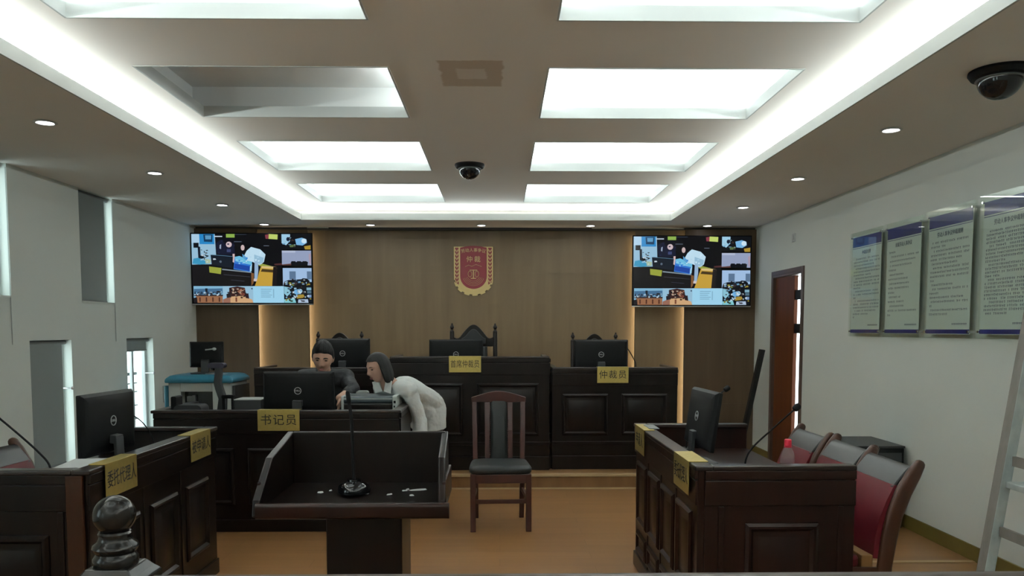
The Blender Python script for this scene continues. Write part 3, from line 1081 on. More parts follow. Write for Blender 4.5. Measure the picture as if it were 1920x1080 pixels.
def ellipse(cx, cy, rx, ry, n=14):
    return [(cx + rx * math.cos(2 * math.pi * i / n), cy + ry * math.sin(2 * math.pi * i / n)) for i in range(n)]


def rect(x0, y0, x1, y1):
    return [(x0, y0), (x1, y0), (x1, y1), (x0, y1)]


def screen_shapes():
    L = []
    a = lambda p, c: L.append((p, c))
    # main picture
    a(rect(97, 103, 706, 450), (11, 11, 16))
    a([(97, 105), (256, 105), (262, 250), (232, 305), (97, 308)], (150, 190, 215))
    a([(97, 105), (150, 105), (155, 160), (97, 165)], (170, 205, 230))
    a([(150, 105), (250, 105), (252, 172), (152, 172)], (40, 135, 200))
    a([(178, 108), (242, 108), (238, 158), (182, 156)], (20, 60, 95))
    a([(190, 114), (232, 114), (230, 140), (192, 140)], (90, 150, 190))
    a(rect(110, 163, 145, 196), (12, 14, 22))
    a([(138, 185), (155, 190), (158, 295), (142, 298)], (18, 26, 42))
    a([(150, 250), (185, 240), (215, 250), (190, 262), (160, 270)], (14, 18, 26))
    a([(108, 268), (140, 262), (225, 300), (150, 308), (100, 302)], (60, 150, 190))
    a([(185, 268), (225, 275), (222, 300), (190, 300)], (170, 190, 160))
    a(rect(252, 117, 306, 124), (190, 205, 220))
    a(rect(332, 104, 390, 128), (140, 175, 80))
    a([(596, 110), (625, 104), (630, 136), (600, 136)], (130, 60, 72))
    a([(622, 104), (682, 107), (680, 140), (620, 136)], (190, 210, 110))
    a(rect(390, 106, 470, 109), (60, 70, 85))
    a(rect(380, 152, 437, 158), (70, 80, 95))
    a(rect(585, 180, 622, 184), (100, 110, 125))
    # seated figure
    a([(262, 165), (300, 140), (345, 155), (385, 165), (390, 240), (320, 244), (268, 235)], (20, 24, 46))
    a(ellipse(348, 152, 38, 24), (10, 10, 22))
    a(ellipse(350, 174, 20, 19), (205, 185, 190))
    a([(288, 178), (298, 172), (296, 205), (286, 200)], (150, 165, 190))
    a(rect(335, 205, 362, 225), (60, 70, 110))
    a([(374, 236), (388, 236), (386, 296), (372, 290)], (205, 180, 180))
    # monitor and desk
    a([(224, 240), (376, 252), (370, 332), (230, 308)], (20, 28, 40))
    a([(224, 240), (376, 252), (376, 255), (224, 243)], (90, 130, 160))
    a(ellipse(291, 288, 8, 8), (90, 105, 120))
    a([(97, 308), (212, 322), (500, 362), (496, 450), (97, 450)], (20, 17, 20))
    a([(300, 335), (500, 356), (499, 363), (300, 343)], (130, 145, 155))
    a([(310, 372), (490, 388), (490, 391), (310, 376)], (60, 62, 72))
    a([(360, 408), (450, 416), (450, 420), (360, 412)], (55, 58, 70))
    a([(212, 320), (296, 330), (291, 371), (214, 360)], (150, 160, 62))
    # printer
    a([(388, 256), (420, 250), (506, 285), (494, 357), (378, 338)], (50, 120, 210))
    a([(388, 256), (420, 250), (506, 285), (500, 310), (392, 285)], (110, 190, 225))
    a([(386, 300), (490, 318), (486, 350), (382, 332)], (28, 70, 165))
    a([(490, 320), (505, 300), (500, 350), (488, 357)], (160, 210, 235))
    # leaning figure
    a([(430, 165), (452, 150), (498, 172), (500, 205), (470, 235), (432, 200)], (8, 8, 14))
    a(ellipse(443, 195, 13, 19), (200, 178, 178))
    a([(500, 190), (562, 206), (597, 240), (585, 290), (558, 312), (505, 288), (470, 280), (448, 255), (470, 215)], (190, 222, 240))
    a([(520, 240), (585, 262), (580, 292), (556, 305), (520, 285)], (150, 190, 215))
    a([(440, 235), (470, 262), (470, 285), (442, 262)], (90, 160, 210))
    a([(522, 285), (546, 300), (546, 350), (538, 402), (518, 408)], (150, 180, 210))
    a([(515, 400), (545, 404), (542, 420), (512, 418)], (205, 195, 195))
    a([(497, 362), (516, 366), (512, 430), (497, 450)], (125, 85, 50))
    # floor
    a([(566, 316), (672, 322), (668, 450), (520, 450), (535, 412), (550, 360)], (196, 158, 62))
    a([(572, 336), (672, 344), (672, 362), (562, 354)], (70, 55, 30))
    a([(570, 316), (672, 322), (672, 336), (568, 330)], (214, 190, 130))
    a([(545, 312), (575, 302), (640, 318), (560, 318)], (150, 160, 70))
    a([(648, 322), (672, 322), (668, 450), (638, 450)], (26, 20, 22))
    a([(655, 302), (712, 296), (712, 310), (658, 312)], (75, 45, 45))
    # right column
    a(rect(706, 103, 908, 206), (10, 12, 18))
    a([(708, 105), (766, 105), (766, 150), (738, 178), (708, 165)], (160, 205, 230))
    a(ellipse(752, 138, 12, 14), (20, 30, 50))
    a([(800, 138), (845, 128), (876, 138), (880, 162), (850, 180), (808, 176)], (120, 180, 225))
    a(ellipse(860, 150, 18, 16), (205, 230, 245))
    a([(860, 185), (904, 178), (904, 206), (866, 206)], (170, 140, 50))
    a([(760, 178), (800, 172), (800, 190), (765, 192)], (90, 110, 70))
    a(rect(708, 214, 907, 312), (148, 160, 190))
    a(rect(708, 214, 800, 228), (175, 185, 210))
    a([(768, 290), (885, 288), (882, 312), (768, 312)], (16, 18, 28))
    for x in (772, 810, 848):
        a([(x, 284), (x + 28, 284), (x + 30, 312), (x - 2, 312)], (10, 12, 20))
    a([(708, 306), (770, 300), (770, 312), (708, 312)], (90, 60, 55))
    a([(890, 240), (905, 230), (905, 300), (896, 310)], (170, 150, 165))
    a(rect(712, 330, 908, 450), (160, 190, 225))
    a(rect(757, 352, 800, 406), (92, 118, 148))
    a(rect(876, 352, 907, 406), (92, 118, 148))
    a([(750, 410), (840, 404), (846, 398), (875, 400), (908, 425), (908, 450), (712, 450), (722, 420)], (14, 17, 24))
    a(rect(790, 410, 835, 436), (30, 36, 48))
    for x, y, c in ((752, 426, (150, 150, 60)), (772, 440, (90, 110, 60)), (842, 432, (120, 150, 175)), (880, 434, (160, 140, 50)), (728, 432, (120, 160, 190))):
        a(rect(x, y, x + 16, y + 9), c)
    # bottom row
    a(rect(103, 451, 302, 562), (128, 180, 210))
    a([(105, 470), (300, 466), (300, 500), (105, 510)], (70, 110, 145))
    for i in range(9):
        a(rect(108 + i * 21, 488 + (i % 2) * 4, 122 + i * 21, 506), (40, 62, 84))
    a([(120, 516), (300, 510), (300, 562), (112, 562)], (150, 104, 74))
    for i in range(4):
        a(rect(140 + i * 44, 526, 150 + i * 44, 556), (80, 45, 34))
    a(rect(105, 508, 302, 518), (50, 40, 44))
    a(rect(182, 466, 198, 490), (18, 26, 40))
    a([(100, 530), (125, 525), (128, 562), (103, 562)], (30, 26, 30))
    a(rect(302, 451, 508, 562), (150, 190, 214))
    a([(345, 462), (400, 452), (452, 462), (462, 520), (420, 545), (345, 528)], (60, 34, 32))
    a(ellipse(392, 492, 16, 12), (20, 16, 22))
    a(ellipse(370, 474, 9, 9), (190, 170, 150))
    a(ellipse(425, 478, 9, 8), (165, 120, 96))
    a(ellipse(440, 505, 10, 8), (130, 70, 56))
    a([(360, 520), (440, 516), (500, 540), (508, 562), (330, 562)], (205, 165, 122))
    a([(302, 540), (352, 520), (352, 562), (302, 562)], (150, 105, 88))
    a([(325, 505), (350, 495), (356, 525), (328, 530)], (34, 26, 32))
    a([(452, 505), (475, 498), (480, 535), (456, 530)], (44, 28, 32))
    a(rect(386, 526, 398, 556), (120, 70, 52))
    a(rect(508, 451, 718, 562), (158, 210, 236))
    for i, y in enumerate(range(470, 535, 13)):
        a(rect(560, y, 636 - (i % 3) * 9, y + 3), (98, 140, 168))
    a(rect(644, 470, 650, 530), (125, 172, 200))
    a(ellipse(500, 468, 5, 5), (30, 60, 90))
    a(rect(718, 451, 908, 562), (12, 17, 24))
    a([(720, 453), (755, 460), (760, 500), (738, 520), (720, 500)], (140, 195, 215))
    a(ellipse(806, 490, 22, 17), (110, 175, 225))
    a(ellipse(826, 484, 18, 14), (200, 228, 240))
    a(rect(872, 460, 904, 478), (125, 170, 190))
    a(rect(876, 482, 904, 500), (80, 110, 128))
    a(rect(880, 508, 904, 528), (120, 150, 190))
    a([(800, 512), (850, 505), (862, 528), (806, 534)], (165, 140, 58))
    a([(718, 540), (790, 532), (800, 562), (720, 562)], (130, 200, 210))
    a([(815, 540), (880, 538), (884, 562), (812, 562)], (170, 190, 215))
    a(rect(760, 545, 776, 556), (40, 90, 60))
    rn = random.Random(5)
    dark, pale = [(24, 26, 34), (44, 40, 44), (70, 52, 44)], [(150, 190, 215), (200, 215, 225), (110, 160, 195)]
    for x0, y0, x1, y1, n, cols in ((112, 486, 296, 512, 26, dark + pale), (340, 462, 470, 530, 34, dark + [(150, 100, 76), (190, 170, 150)]), (722, 455, 870, 505, 24, dark + pale), (730, 508, 900, 555, 26, dark + pale + [(150, 140, 60)]),
                                    (714, 405, 900, 446, 26, dark + pale + [(150, 140, 60)]), (712, 108, 800, 200, 16, dark + pale), (150, 205, 255, 300, 16, dark + pale), (268, 150, 385, 238, 10, [(14, 16, 34), (30, 36, 66)]), (392, 262, 488, 300, 10, [(60, 140, 215), (150, 205, 235)]), (465, 225, 585, 285, 8, [(170, 208, 232), (205, 232, 246)])):
        for _ in range(n):
            x, y = rn.uniform(x0, x1), rn.uniform(y0, y1)
            w, h = rn.uniform(3, 11), rn.uniform(2, 7)
            a([(x - w, y - h * rn.uniform(0.3, 1)), (x + w * rn.uniform(0.3, 1), y - h), (x + w, y + h * rn.uniform(0.3, 1)), (x - w * rn.uniform(0.3, 1), y + h)], rn.choice(cols))
    return L


M_picture = picture_emitter('lit_display', 0.80)


def tv(label, x0, x1, z0, z1, y):
    rt = thing('wall_screen', label, 'television', ((x0 + x1) / 2, y, (z0 + z1) / 2), 0, 'wall screens')
    w, h = x1 - x0, z1 - z0
    hs = MB()
    hs.box(-w / 2, w / 2, 0.0, 0.035, -h / 2, h / 2)
    hs.box(-w / 2 + 0.15, w / 2 - 0.15, 0.035, 0.065, -h / 2 + 0.12, h / 2 - 0.10)
    hs.build('housing', M_black, rt, smooth=0, bevel=0.004)
    MB().box(-w / 2 + 0.25, w / 2 - 0.25, 0.065, 0.128, -0.16, 0.16).build('wall_bracket', M_dark, rt, smooth=0)
    MB().box(-w / 2, w / 2, -0.006, 0.03, -h / 2 - 0.014, -h / 2).build('bottom_bar', M_silver, rt, smooth=0, bevel=0.003)
    sc = MB()
    bz = 0.012
    for k, (poly, col) in enumerate(screen_shapes()):
        f = lambda p: (-w / 2 + bz + (p[0] - 97) / (908 - 97) * (w - 2 * bz), -0.001 - k * 0.000006, h / 2 - bz - (p[1] - 103) / (562 - 103) * (h - 2 * bz))
        sc.col = lin(tuple(c / 255 for c in col))
        q = [f((min(max(p[0], 97), 908), min(max(p[1], 103), 562))) for p in poly]
        sc.add(q, [tuple(range(len(q)))])
    sc.build('display', M_picture, rt, smooth=0)
    return rt


tv('wide wall screen at the left end of the wood wall, showing a tiled camera view', -3.595, -2.185, 1.790, 2.612, YO - 0.13)
tv('wide wall screen at the right end of the wood wall, showing a tiled camera view', 1.560, 2.965, 1.768, 2.592, YO - 0.13)

# ------------------------------------------------------------------ emblem
em = thing('wall_emblem', 'red and gold shield emblem with gear edge on the wood wall', 'emblem', (-0.316, YC, 2.19))
W2, HT = 0.236, 0.295      # half width, half height


def shield(s, n=30, top=HT, k=0.0):
    pts = [(W2 * s, top), (W2 * s, -0.055)]
    for i in range(1, n):
        a = math.pi * i / n
        pts.append((W2 * s * math.cos(a), -0.055 - (HT - 0.055 - 0.03) * s * math.sin(a)))
    pts += [(-W2 * s, -0.055), (-W2 * s, top)]
    return pts


def gear(n=160):
    pts = [(W2, HT), (W2, -0.10)]
    for i in range(1, n):
        a = math.pi * i / n
        tooth = 1.0 if (i * 7 / n) % 1.0 < 0.66 else 0.915
        pts.append((W2 * tooth * math.cos(a), -0.10 - (HT - 0.10) * tooth * math.sin(a)))
    pts += [(-W2, -0.10), (-W2, HT)]
    return pts


MB().prism(gear(), -0.022, 0.0).build('gear_backing', M_emgold, em, smooth=0, bevel=0.001)
ins = [(0.160, HT - 0.012), (0.160, -0.06)]
for i in range(1, 24):
    a = math.pi * i / 24
    ins.append((0.160 * math.cos(a), -0.06 - 0.150 * math.sin(a)))
ins += [(-0.160, -0.06), (-0.160, HT - 0.012)]
for i in range(1, 8):
    t_ = i / 8
    ins.append((-0.160 + 0.32 * t_, HT - 0.012 + 0.022 * math.sin(math.pi * t_)))
MB().prism(ins, -0.030, -0.018).build('red_field', M_emred, em, smooth=0, bevel=0.002)
for s in (-1, 1):
    MB().prism([(s * 0.178, HT - 0.012), (s * 0.222, HT - 0.012), (s * 0.222, -0.13), (s * 0.178, -0.16)], -0.026, -0.018).build('side_strip', M_emred, em, smooth=0)
    wh = MB()
    for k in range(9):
        z = HT - 0.04 - k * 0.046
        for d in (-1, 1):
            x = s * 0.200
            wh.prism([(x, z - 0.030), (x + d * 0.019, z - 0.006), (x + d * 0.017, z + 0.014), (x + d * 0.004, z - 0.008)], -0.031, -0.020)
    wh.build('wheat_ear', M_emgold, em, smooth=0)
chars = '\u52b3\u52a8\u4eba\u4e8b\u4e89\u8bae'
for k, ch in enumerate(chars):
    a = (k - 2.5) / 2.5
    text(ch, 0.050, M_emgold, em, (a * 0.125, -0.0312, HT - 0.043 - 0.012 * a * a), rot=(90, -a * -12, 0), bold=0.0)
text('\u4ef2\u88c1', 0.080, M_emgold, em, (0, -0.0312, 0.140), spacing=1.35, bold=0.0)
sc_ = MB()
sc_.box(-0.006, 0.006, -0.036, -0.029, -0.082, 0.02)
sc_.box(-0.032, 0.032, -0.036, -0.029, -0.090, -0.080)
sc_.box(-0.045, 0.045, -0.036, -0.029, 0.010, 0.018)
for s in (-1, 1):
    sc_.tube([(s * 0.042 + 0.022 * math.cos(R(q)), -0.033, -0.032 + 0.036 * math.sin(R(q))) for q in range(-180, 181, 20)], 0.0028, 6)
sc_.build('scales', M_emgold, em, smooth=0)
ln = MB()
for k in range(1, 5):
    r_ = 0.060 + k * 0.018
    ln.tube([(r_ * math.cos(R(q)), -0.0305, -0.04 + r_ * math.sin(R(q))) for q in range(-160, -19, 10)], 0.0016, 5)
ln.tube([(-0.10, -0.0305, 0.055), (-0.06, -0.0305, 0.075), (-0.02, -0.0305, 0.060), (0.03, -0.0305, 0.082), (0.10, -0.0305, 0.058)], 0.002, 5)
ln.build('relief_lines', M_emgold, em, smooth=0)

# ------------------------------------------------------------------ acrylic notice boards on the right wall
def notice(label, y0, y1, z0, z1, lines, title, seed):
    """y0 nearer end"""
    rnd = random.Random(seed)
    yc, zc = (y0 + y1) / 2, (z0 + z1) / 2
    w, h = y1 - y0, z1 - z0
    rt = thing('notice_board', label, 'notice board', (XR, yc, zc), -90, 'acrylic notice boards')
    # local: x along the board to the viewer's right (towards the camera), -y off the wall
    MB().box(-w / 2 + 0.028, w / 2 - 0.028, -0.046, -0.044, -h / 2 + 0.025, h / 2 - 0.030).build('printed_sheet', M_paper, rt, smooth=0)
    MB().box(-w / 2, w / 2, -0.0555, -0.0515, -h / 2, h / 2).build('acrylic_front', M_acryl, rt, smooth=0, bevel=0.001)
    MB().box(-w / 2, w / 2, -0.042, -0.038, -h / 2, h / 2).build('acrylic_back', M_acryl, rt, smooth=0, bevel=0.001)
    MB().box(-w / 2 + 0.032, w / 2 - 0.032, -0.0472, -0.046, h / 2 - 0.125, h / 2 - 0.042).add(*quad_strip(-w / 2 + 0.032, w / 2 - 0.032, -0.0472, h / 2 - 0.138, h / 2 - 0.134)).build('header_band', M_blue, rt, smooth=0)
    MB().box(-w / 2 + 0.028, w / 2 - 0.028, -0.0472, -0.046, -h / 2 + 0.030, -h / 2 + 0.058).build('footer_band', M_blue, rt, smooth=0)
    text(title, 0.036, M_bluein, rt, (0.0, -0.0468, h / 2 - 0.178), extrude=0.0003, bold=0.0, sx=0.86)
    mb = MB()
    z = h / 2 - 0.225
    step = (h - 0.225 - 0.135) / len(lines)
    cs = 0.0165
    for frac, ind in lines:
        x = -w / 2 + 0.062 + ind * cs
        xe = x + (w - 0.125 - ind * cs) * frac
        while x < xe:
            if rnd.random() > 0.06:
                cw = cs * 0.40
                hh = cs * 0.78
                dz = rnd.uniform(-0.2, 0.2) * cs
                mb.box(x + cs * rnd.uniform(0, 0.2), x + cs * rnd.uniform(0.6, 0.84), -0.0466, -0.0460, z + dz, z + dz + cs * 0.14)
                mb.box(x + cs * rnd.uniform(0.05, 0.5), x + cs * 0.66, -0.0466, -0.0460, z - cs * 0.34, z - cs * 0.22)
                sx_ = rnd.uniform(0.12, 0.6)
                mb.box(x + cs * sx_, x + cs * (sx_ + 0.14), -0.0466, -0.0460, z - cs * 0.6, z + cs * 0.3)
            x += cs
        z -= step
    x = w / 2 - 0.23
    while x < w / 2 - 0.06:
        mb.box(x, x + 0.011, -0.0466, -0.0460, -h / 2 + 0.094, -h / 2 + 0.097)
        mb.box(x + 0.003, x + 0.006, -0.0466, -0.0460, -h / 2 + 0.087, -h / 2 + 0.101)
        x += 0.0145
    mb.build('small_print', M_bluein, rt, smooth=0)
    for sx in (-1, 1):
        for sz in (-1, 1):
            MB().tube([(sx * (w / 2 - 0.028), -0.0012, sz * (h / 2 - 0.043)), (sx * (w / 2 - 0.028), -0.059, sz * (h / 2 - 0.043))], 0.008, 12).build('standoff_bolt', M_chrome, rt)
    return rt


def quad_strip(x0, x1, y, z0, z1):
    return [(x0, y, z0), (x1, y, z0), (x1, y, z1), (x0, y, z1)], [(0, 1, 2, 3)]


full = [(1, 2), (1, 0), (0.9, 0), (0.4, 0)]
notice('acrylic notice board nearest the door, dense small print', 6.30, 6.872, 1.432, 2.305, [(1, 2), (1, 0), (0.8, 0), (1, 2), (1, 0), (0.7, 0), (1, 2), (1, 0), (1, 0), (0.3, 0), (1, 2), (1, 0), (0.1, 0), (1, 2), (1, 0), (1, 0), (0.9, 2), (0.6, 0), (0.1, 0)], '\u4ef2\u88c1\u5ead\u7eaa\u5f8b', 1)
notice('acrylic notice board with sparse short lines, second from the door', 5.70, 6.26, 1.432, 2.305, [(0.2, 0), (1, 2), (0.9, 0), (0.75, 1), (0.25, 0), (0.5, 1), (0.65, 0), (0.7, 1), (0.72, 0), (0.2, 0), (0.4, 1), (0.55, 0), (0.55, 1), (0.95, 0), (0.08, 0)], '\u4eb2\u5c5e\u52b3\u52a8\u4eba\u4e8b\u4e89\u8bae', 2)
notice('acrylic notice board with broad glare on top, third from the door', 5.075, 5.655, 1.432, 2.312, [(1, 1), (0.4, 0), (1, 2), (1, 0), (0.8, 0), (0.7, 1), (1, 2), (1, 0), (1, 0), (0.08, 0), (0.6, 1), (1, 2), (0.25, 0), (0.9, 0), (1, 1), (0.05, 0), (1, 1), (0.5, 0)], '\u52b3\u52a8\u4eba\u4e8b\u4e89\u8bae\u4ef2\u88c1\u89c4\u5219', 3)
notice('acrylic notice board with tight print, nearest the ladder', 4.44, 5.02, 1.432, 2.318, [(1, 2), (1, 0), (0.9, 0), (1, 0), (0.9, 2), (1, 0), (1, 0), (0.9, 0), (0.4, 0), (1, 2), (1, 0), (0.9, 0), (0.3, 0), (1, 2), (1, 0), (1, 0), (0.9, 0), (1, 0), (0.8, 0), (1, 2), (1, 0), (0.9, 0), (0.5, 0)], '\u52b3\u52a8\u4eba\u4e8b\u4e89\u8bae\u4ef2\u88c1\u5236\u5ea6', 4)

# ------------------------------------------------------------------ witness chair in the middle
wc = thing('witness_chair', 'mahogany side chair with black padded back strip, alone on the floor', 'chair', (0.0, 6.03, 0), 2)
for s in (-1, 1):
    MB().bar((s * 0.205, -0.205, 0), (s * 0.205, -0.205, 0.43), 0.040, 0.040).build('leg', M_chairwood, wc, smooth=0, bevel=0.004)
    bp = MB()
    path = [(s * 0.180, 0.235, 0.0), (s * 0.182, 0.205, 0.25), (s * 0.184, 0.200, 0.45), (s * 0.188, 0.225, 0.70), (s * 0.192, 0.270, 0.955)]
    rings = []
    for x, y, z in path:
        rings.append([(x - 0.019, y - 0.016, z), (x + 0.019, y - 0.016, z), (x + 0.019, y + 0.016, z), (x - 0.019, y + 0.016, z)])
    bp.sections(rings).build('leg', M_chairwood, wc, smooth=0, bevel=0.004)
    sl = MB()
    rings = []
    for y, z, hw_ in ((0.198, 0.45, 0.018), (0.222, 0.70, 0.019), (0.262, 0.93, 0.021)):
        x = s * 0.090
        rings.append([(x - hw_, y - 0.010, z), (x + hw_, y - 0.010, z), (x + hw_, y + 0.010, z), (x - hw_, y + 0.010, z)])
    sl.sections(rings).build('back_slat', M_chairwood, wc, smooth=0, bevel=0.003)
    st_ = MB()
    for k in range(26):
        t_ = k / 25
        st_.ball((s * 0.070, 0.186 + 0.068 * t_ * (0.55 + 0.45 * t_), 0.475 + 0.43 * t_), 0.0048, n=8, m=5)
    st_.build('nail_row', M_chairwood, wc)
    MB().bar((s * 0.203, -0.20, 0.235), (s * 0.182, 0.205, 0.235), 0.020, 0.028).build('side_stretcher', M_chairwood, wc, smooth=0, bevel=0.003)
    MB().bar((s * 0.203, -0.19, 0.40), (s * 0.186, 0.195, 0.40), 0.022, 0.055).build('side_apron', M_chairwood, wc, smooth=0, bevel=0.003)
MB().bar((-0.20, -0.205, 0.225), (0.20, -0.205, 0.225), 0.022, 0.030, V((0, 1, 0))).build('front_stretcher', M_chairwood, wc, smooth=0, bevel=0.003)
MB().bar((-0.19, -0.210, 0.395), (0.19, -0.210, 0.395), 0.024, 0.065, V((0, 1, 0))).build('front_apron', M_chairwood, wc, smooth=0, bevel=0.003)
MB().bar((-0.18, 0.200, 0.40), (0.18, 0.200, 0.40), 0.022, 0.055, V((0, 1, 0))).build('rear_apron', M_chairwood, wc, smooth=0, bevel=0.003)
pts = [(-0.215, 0.918), (0.215, 0.918), (0.215, 0.955)]
for k in range(21):
    a = 1 - 2 * k / 20
    pts.append((0.20 * a, 0.957 + 0.048 * max(0.0, math.cos(a * 1.45)) ** 1.2))
pts.append((-0.215, 0.955))
MB(Matrix.Translation((0, 0.262, 0))).prism(pts, -0.014, 0.014).build('crest_rail', M_chairwood, wc, smooth=30, bevel=0.004)
pd = MB()
rings = []
for t_ in [i / 8 for i in range(9)]:
    z = 0.455 + 0.475 * t_
    y = 0.190 + 0.066 * t_ * (0.55 + 0.45 * t_)
    bul = 0.020 * (math.sin(math.pi * min(max(t_, 0.04), 0.96)) ** 0.4)
    rings.append([(-0.064, y, z), (-0.045, y - bul, z), (0.045, y - bul, z), (0.064, y, z), (0.064, y + 0.008, z), (-0.064, y + 0.008, z)])
pd.sections(rings).build('back_pad', M_blackleather, wc, smooth=50, bevel=0.004)
cu = MB()
n = 32
rings = []
for zz, sc in ((0.428, 0.95), (0.438, 1.0), (0.462, 1.005), (0.478, 0.96), (0.486, 0.80), (0.489, 0.4)):
    ring = []
    for k in range(n):
        a = 2 * math.pi * k / n
        ca, sa = math.cos(a), math.sin(a)
        e_ = 0.32
        x = 0.238 * math.copysign(abs(ca) ** e_, ca)
        y = 0.222 * math.copysign(abs(sa) ** e_, sa)
        x *= (1.0 - 0.10 * (y + 0.222) / 0.444)
        ring.append((x * sc, y * sc - 0.004, zz))
    rings.append(ring)
cu.sections(rings).build('seat', M_blackleather, wc, smooth=60)

# ------------------------------------------------------------------ tall judge chairs behind the bench
def tall_chair(label, loc, top, rotz=0):
    """seat faces -y; top = height of the finial tips above the platform"""
    rt = thing('tall_chair', label, 'chair', loc, rotz, 'tall black chairs behind the bench')
    for s in (-1, 1):
        MB().tube([(s * 0.235, -0.24, 0), (s * 0.235, -0.235, 0.42)], [0.020, 0.026], 12).build('leg', M_blackleather, rt)
        MB().tube([(s * 0.235, 0.25, 0), (s * 0.235, 0.225, 0.45), (s * 0.235, 0.26, 0.9), (s * 0.235, 0.30, top - 0.10)], [0.024, 0.026, 0.025, 0.024], 12).build('back_post', M_wood, rt)
        MB().lathe([(0.019, 0), (0.026, 0.012), (0.014, 0.024), (0.012, 0.036), (0.024, 0.055), (0.020, 0.070), (0.008, 0.086), (0.011, 0.094), (0.0, 0.104)], 16, (s * 0.235, 0.30, top - 0.104)).build('finial', M_wood, rt)
        MB().tube([(s * 0.255, 0.23, 0.66), (s * 0.262, 0.0, 0.68), (s * 0.262, -0.20, 0.665), (s * 0.258, -0.22, 0.62), (s * 0.25, -0.2, 0.45)], 0.020, 10).build('arm', M_wood, rt)
    hc = top - 0.165
    pts = [(-0.222, hc - 0.09), (0.222, hc - 0.09), (0.222, hc + 0.01)]
    for k in range(25):
        a = 1 - 2 * k / 24
        b = abs(a)
        z = hc + 0.012 - 0.014 * math.sin(math.pi * min(1, max(0, (b - 0.55) / 0.45))) + 0.136 * (0.5 + 0.5 * math.cos(math.pi * min(1, b / 0.82))) ** 0.85
        pts.append((0.215 * a, z))
    pts.append((-0.222, hc + 0.01))
    MB(Matrix.Translation((0, 0.298, 0))).prism(pts, -0.018, 0.016).build('crest_rail', M_wood, rt, smooth=30, bevel=0.005)
    p2 = MB(Matrix.Translation((0, 0.28, 0)))
    pts2 = []
    for k in range(25):
        a = 1 - 2 * k / 24
        pts2.append((0.13 * a, hc + 0.0 + 0.100 * (0.5 + 0.5 * math.cos(math.pi * a))))
    p2.prism([(-0.13, hc - 0.06), (0.13, hc - 0.06)] + pts2, -0.016, 0.0).build('crest_pad', M_blackleather, rt, smooth=30, bevel=0.006)
    bk = MB()
    rings = []
    for z, y in ((0.50, 0.205), (0.75, 0.222), (1.0, 0.25), (hc - 0.09, 0.28)):
        rings.append([(-0.15, y, z), (-0.12, y - 0.035, z), (0.12, y - 0.035, z), (0.15, y, z), (0.15, y + 0.015, z), (-0.15, y + 0.015, z)])
    bk.sections(rings).build('backrest', M_blackleather, rt, smooth=40, bevel=0.006)
    MB().rbox(-0.26, 0.26, -0.26, 0.24, 0.42, 0.50, 0.05, axis='Z').build('seat', M_blackleather, rt, smooth=40, bevel=0.014)
    return rt


tall_chair('tallest black chair with arched crest, behind the middle bench', (-0.285, 8.46, PZ), 1.418)
tall_chair('black chair with small finials behind the left bench monitor', (-1.74, 8.46, PZ), 1.330)
tall_chair('black chair with small finials behind the right bench monitor', (1.035, 8.46, PZ), 1.318)

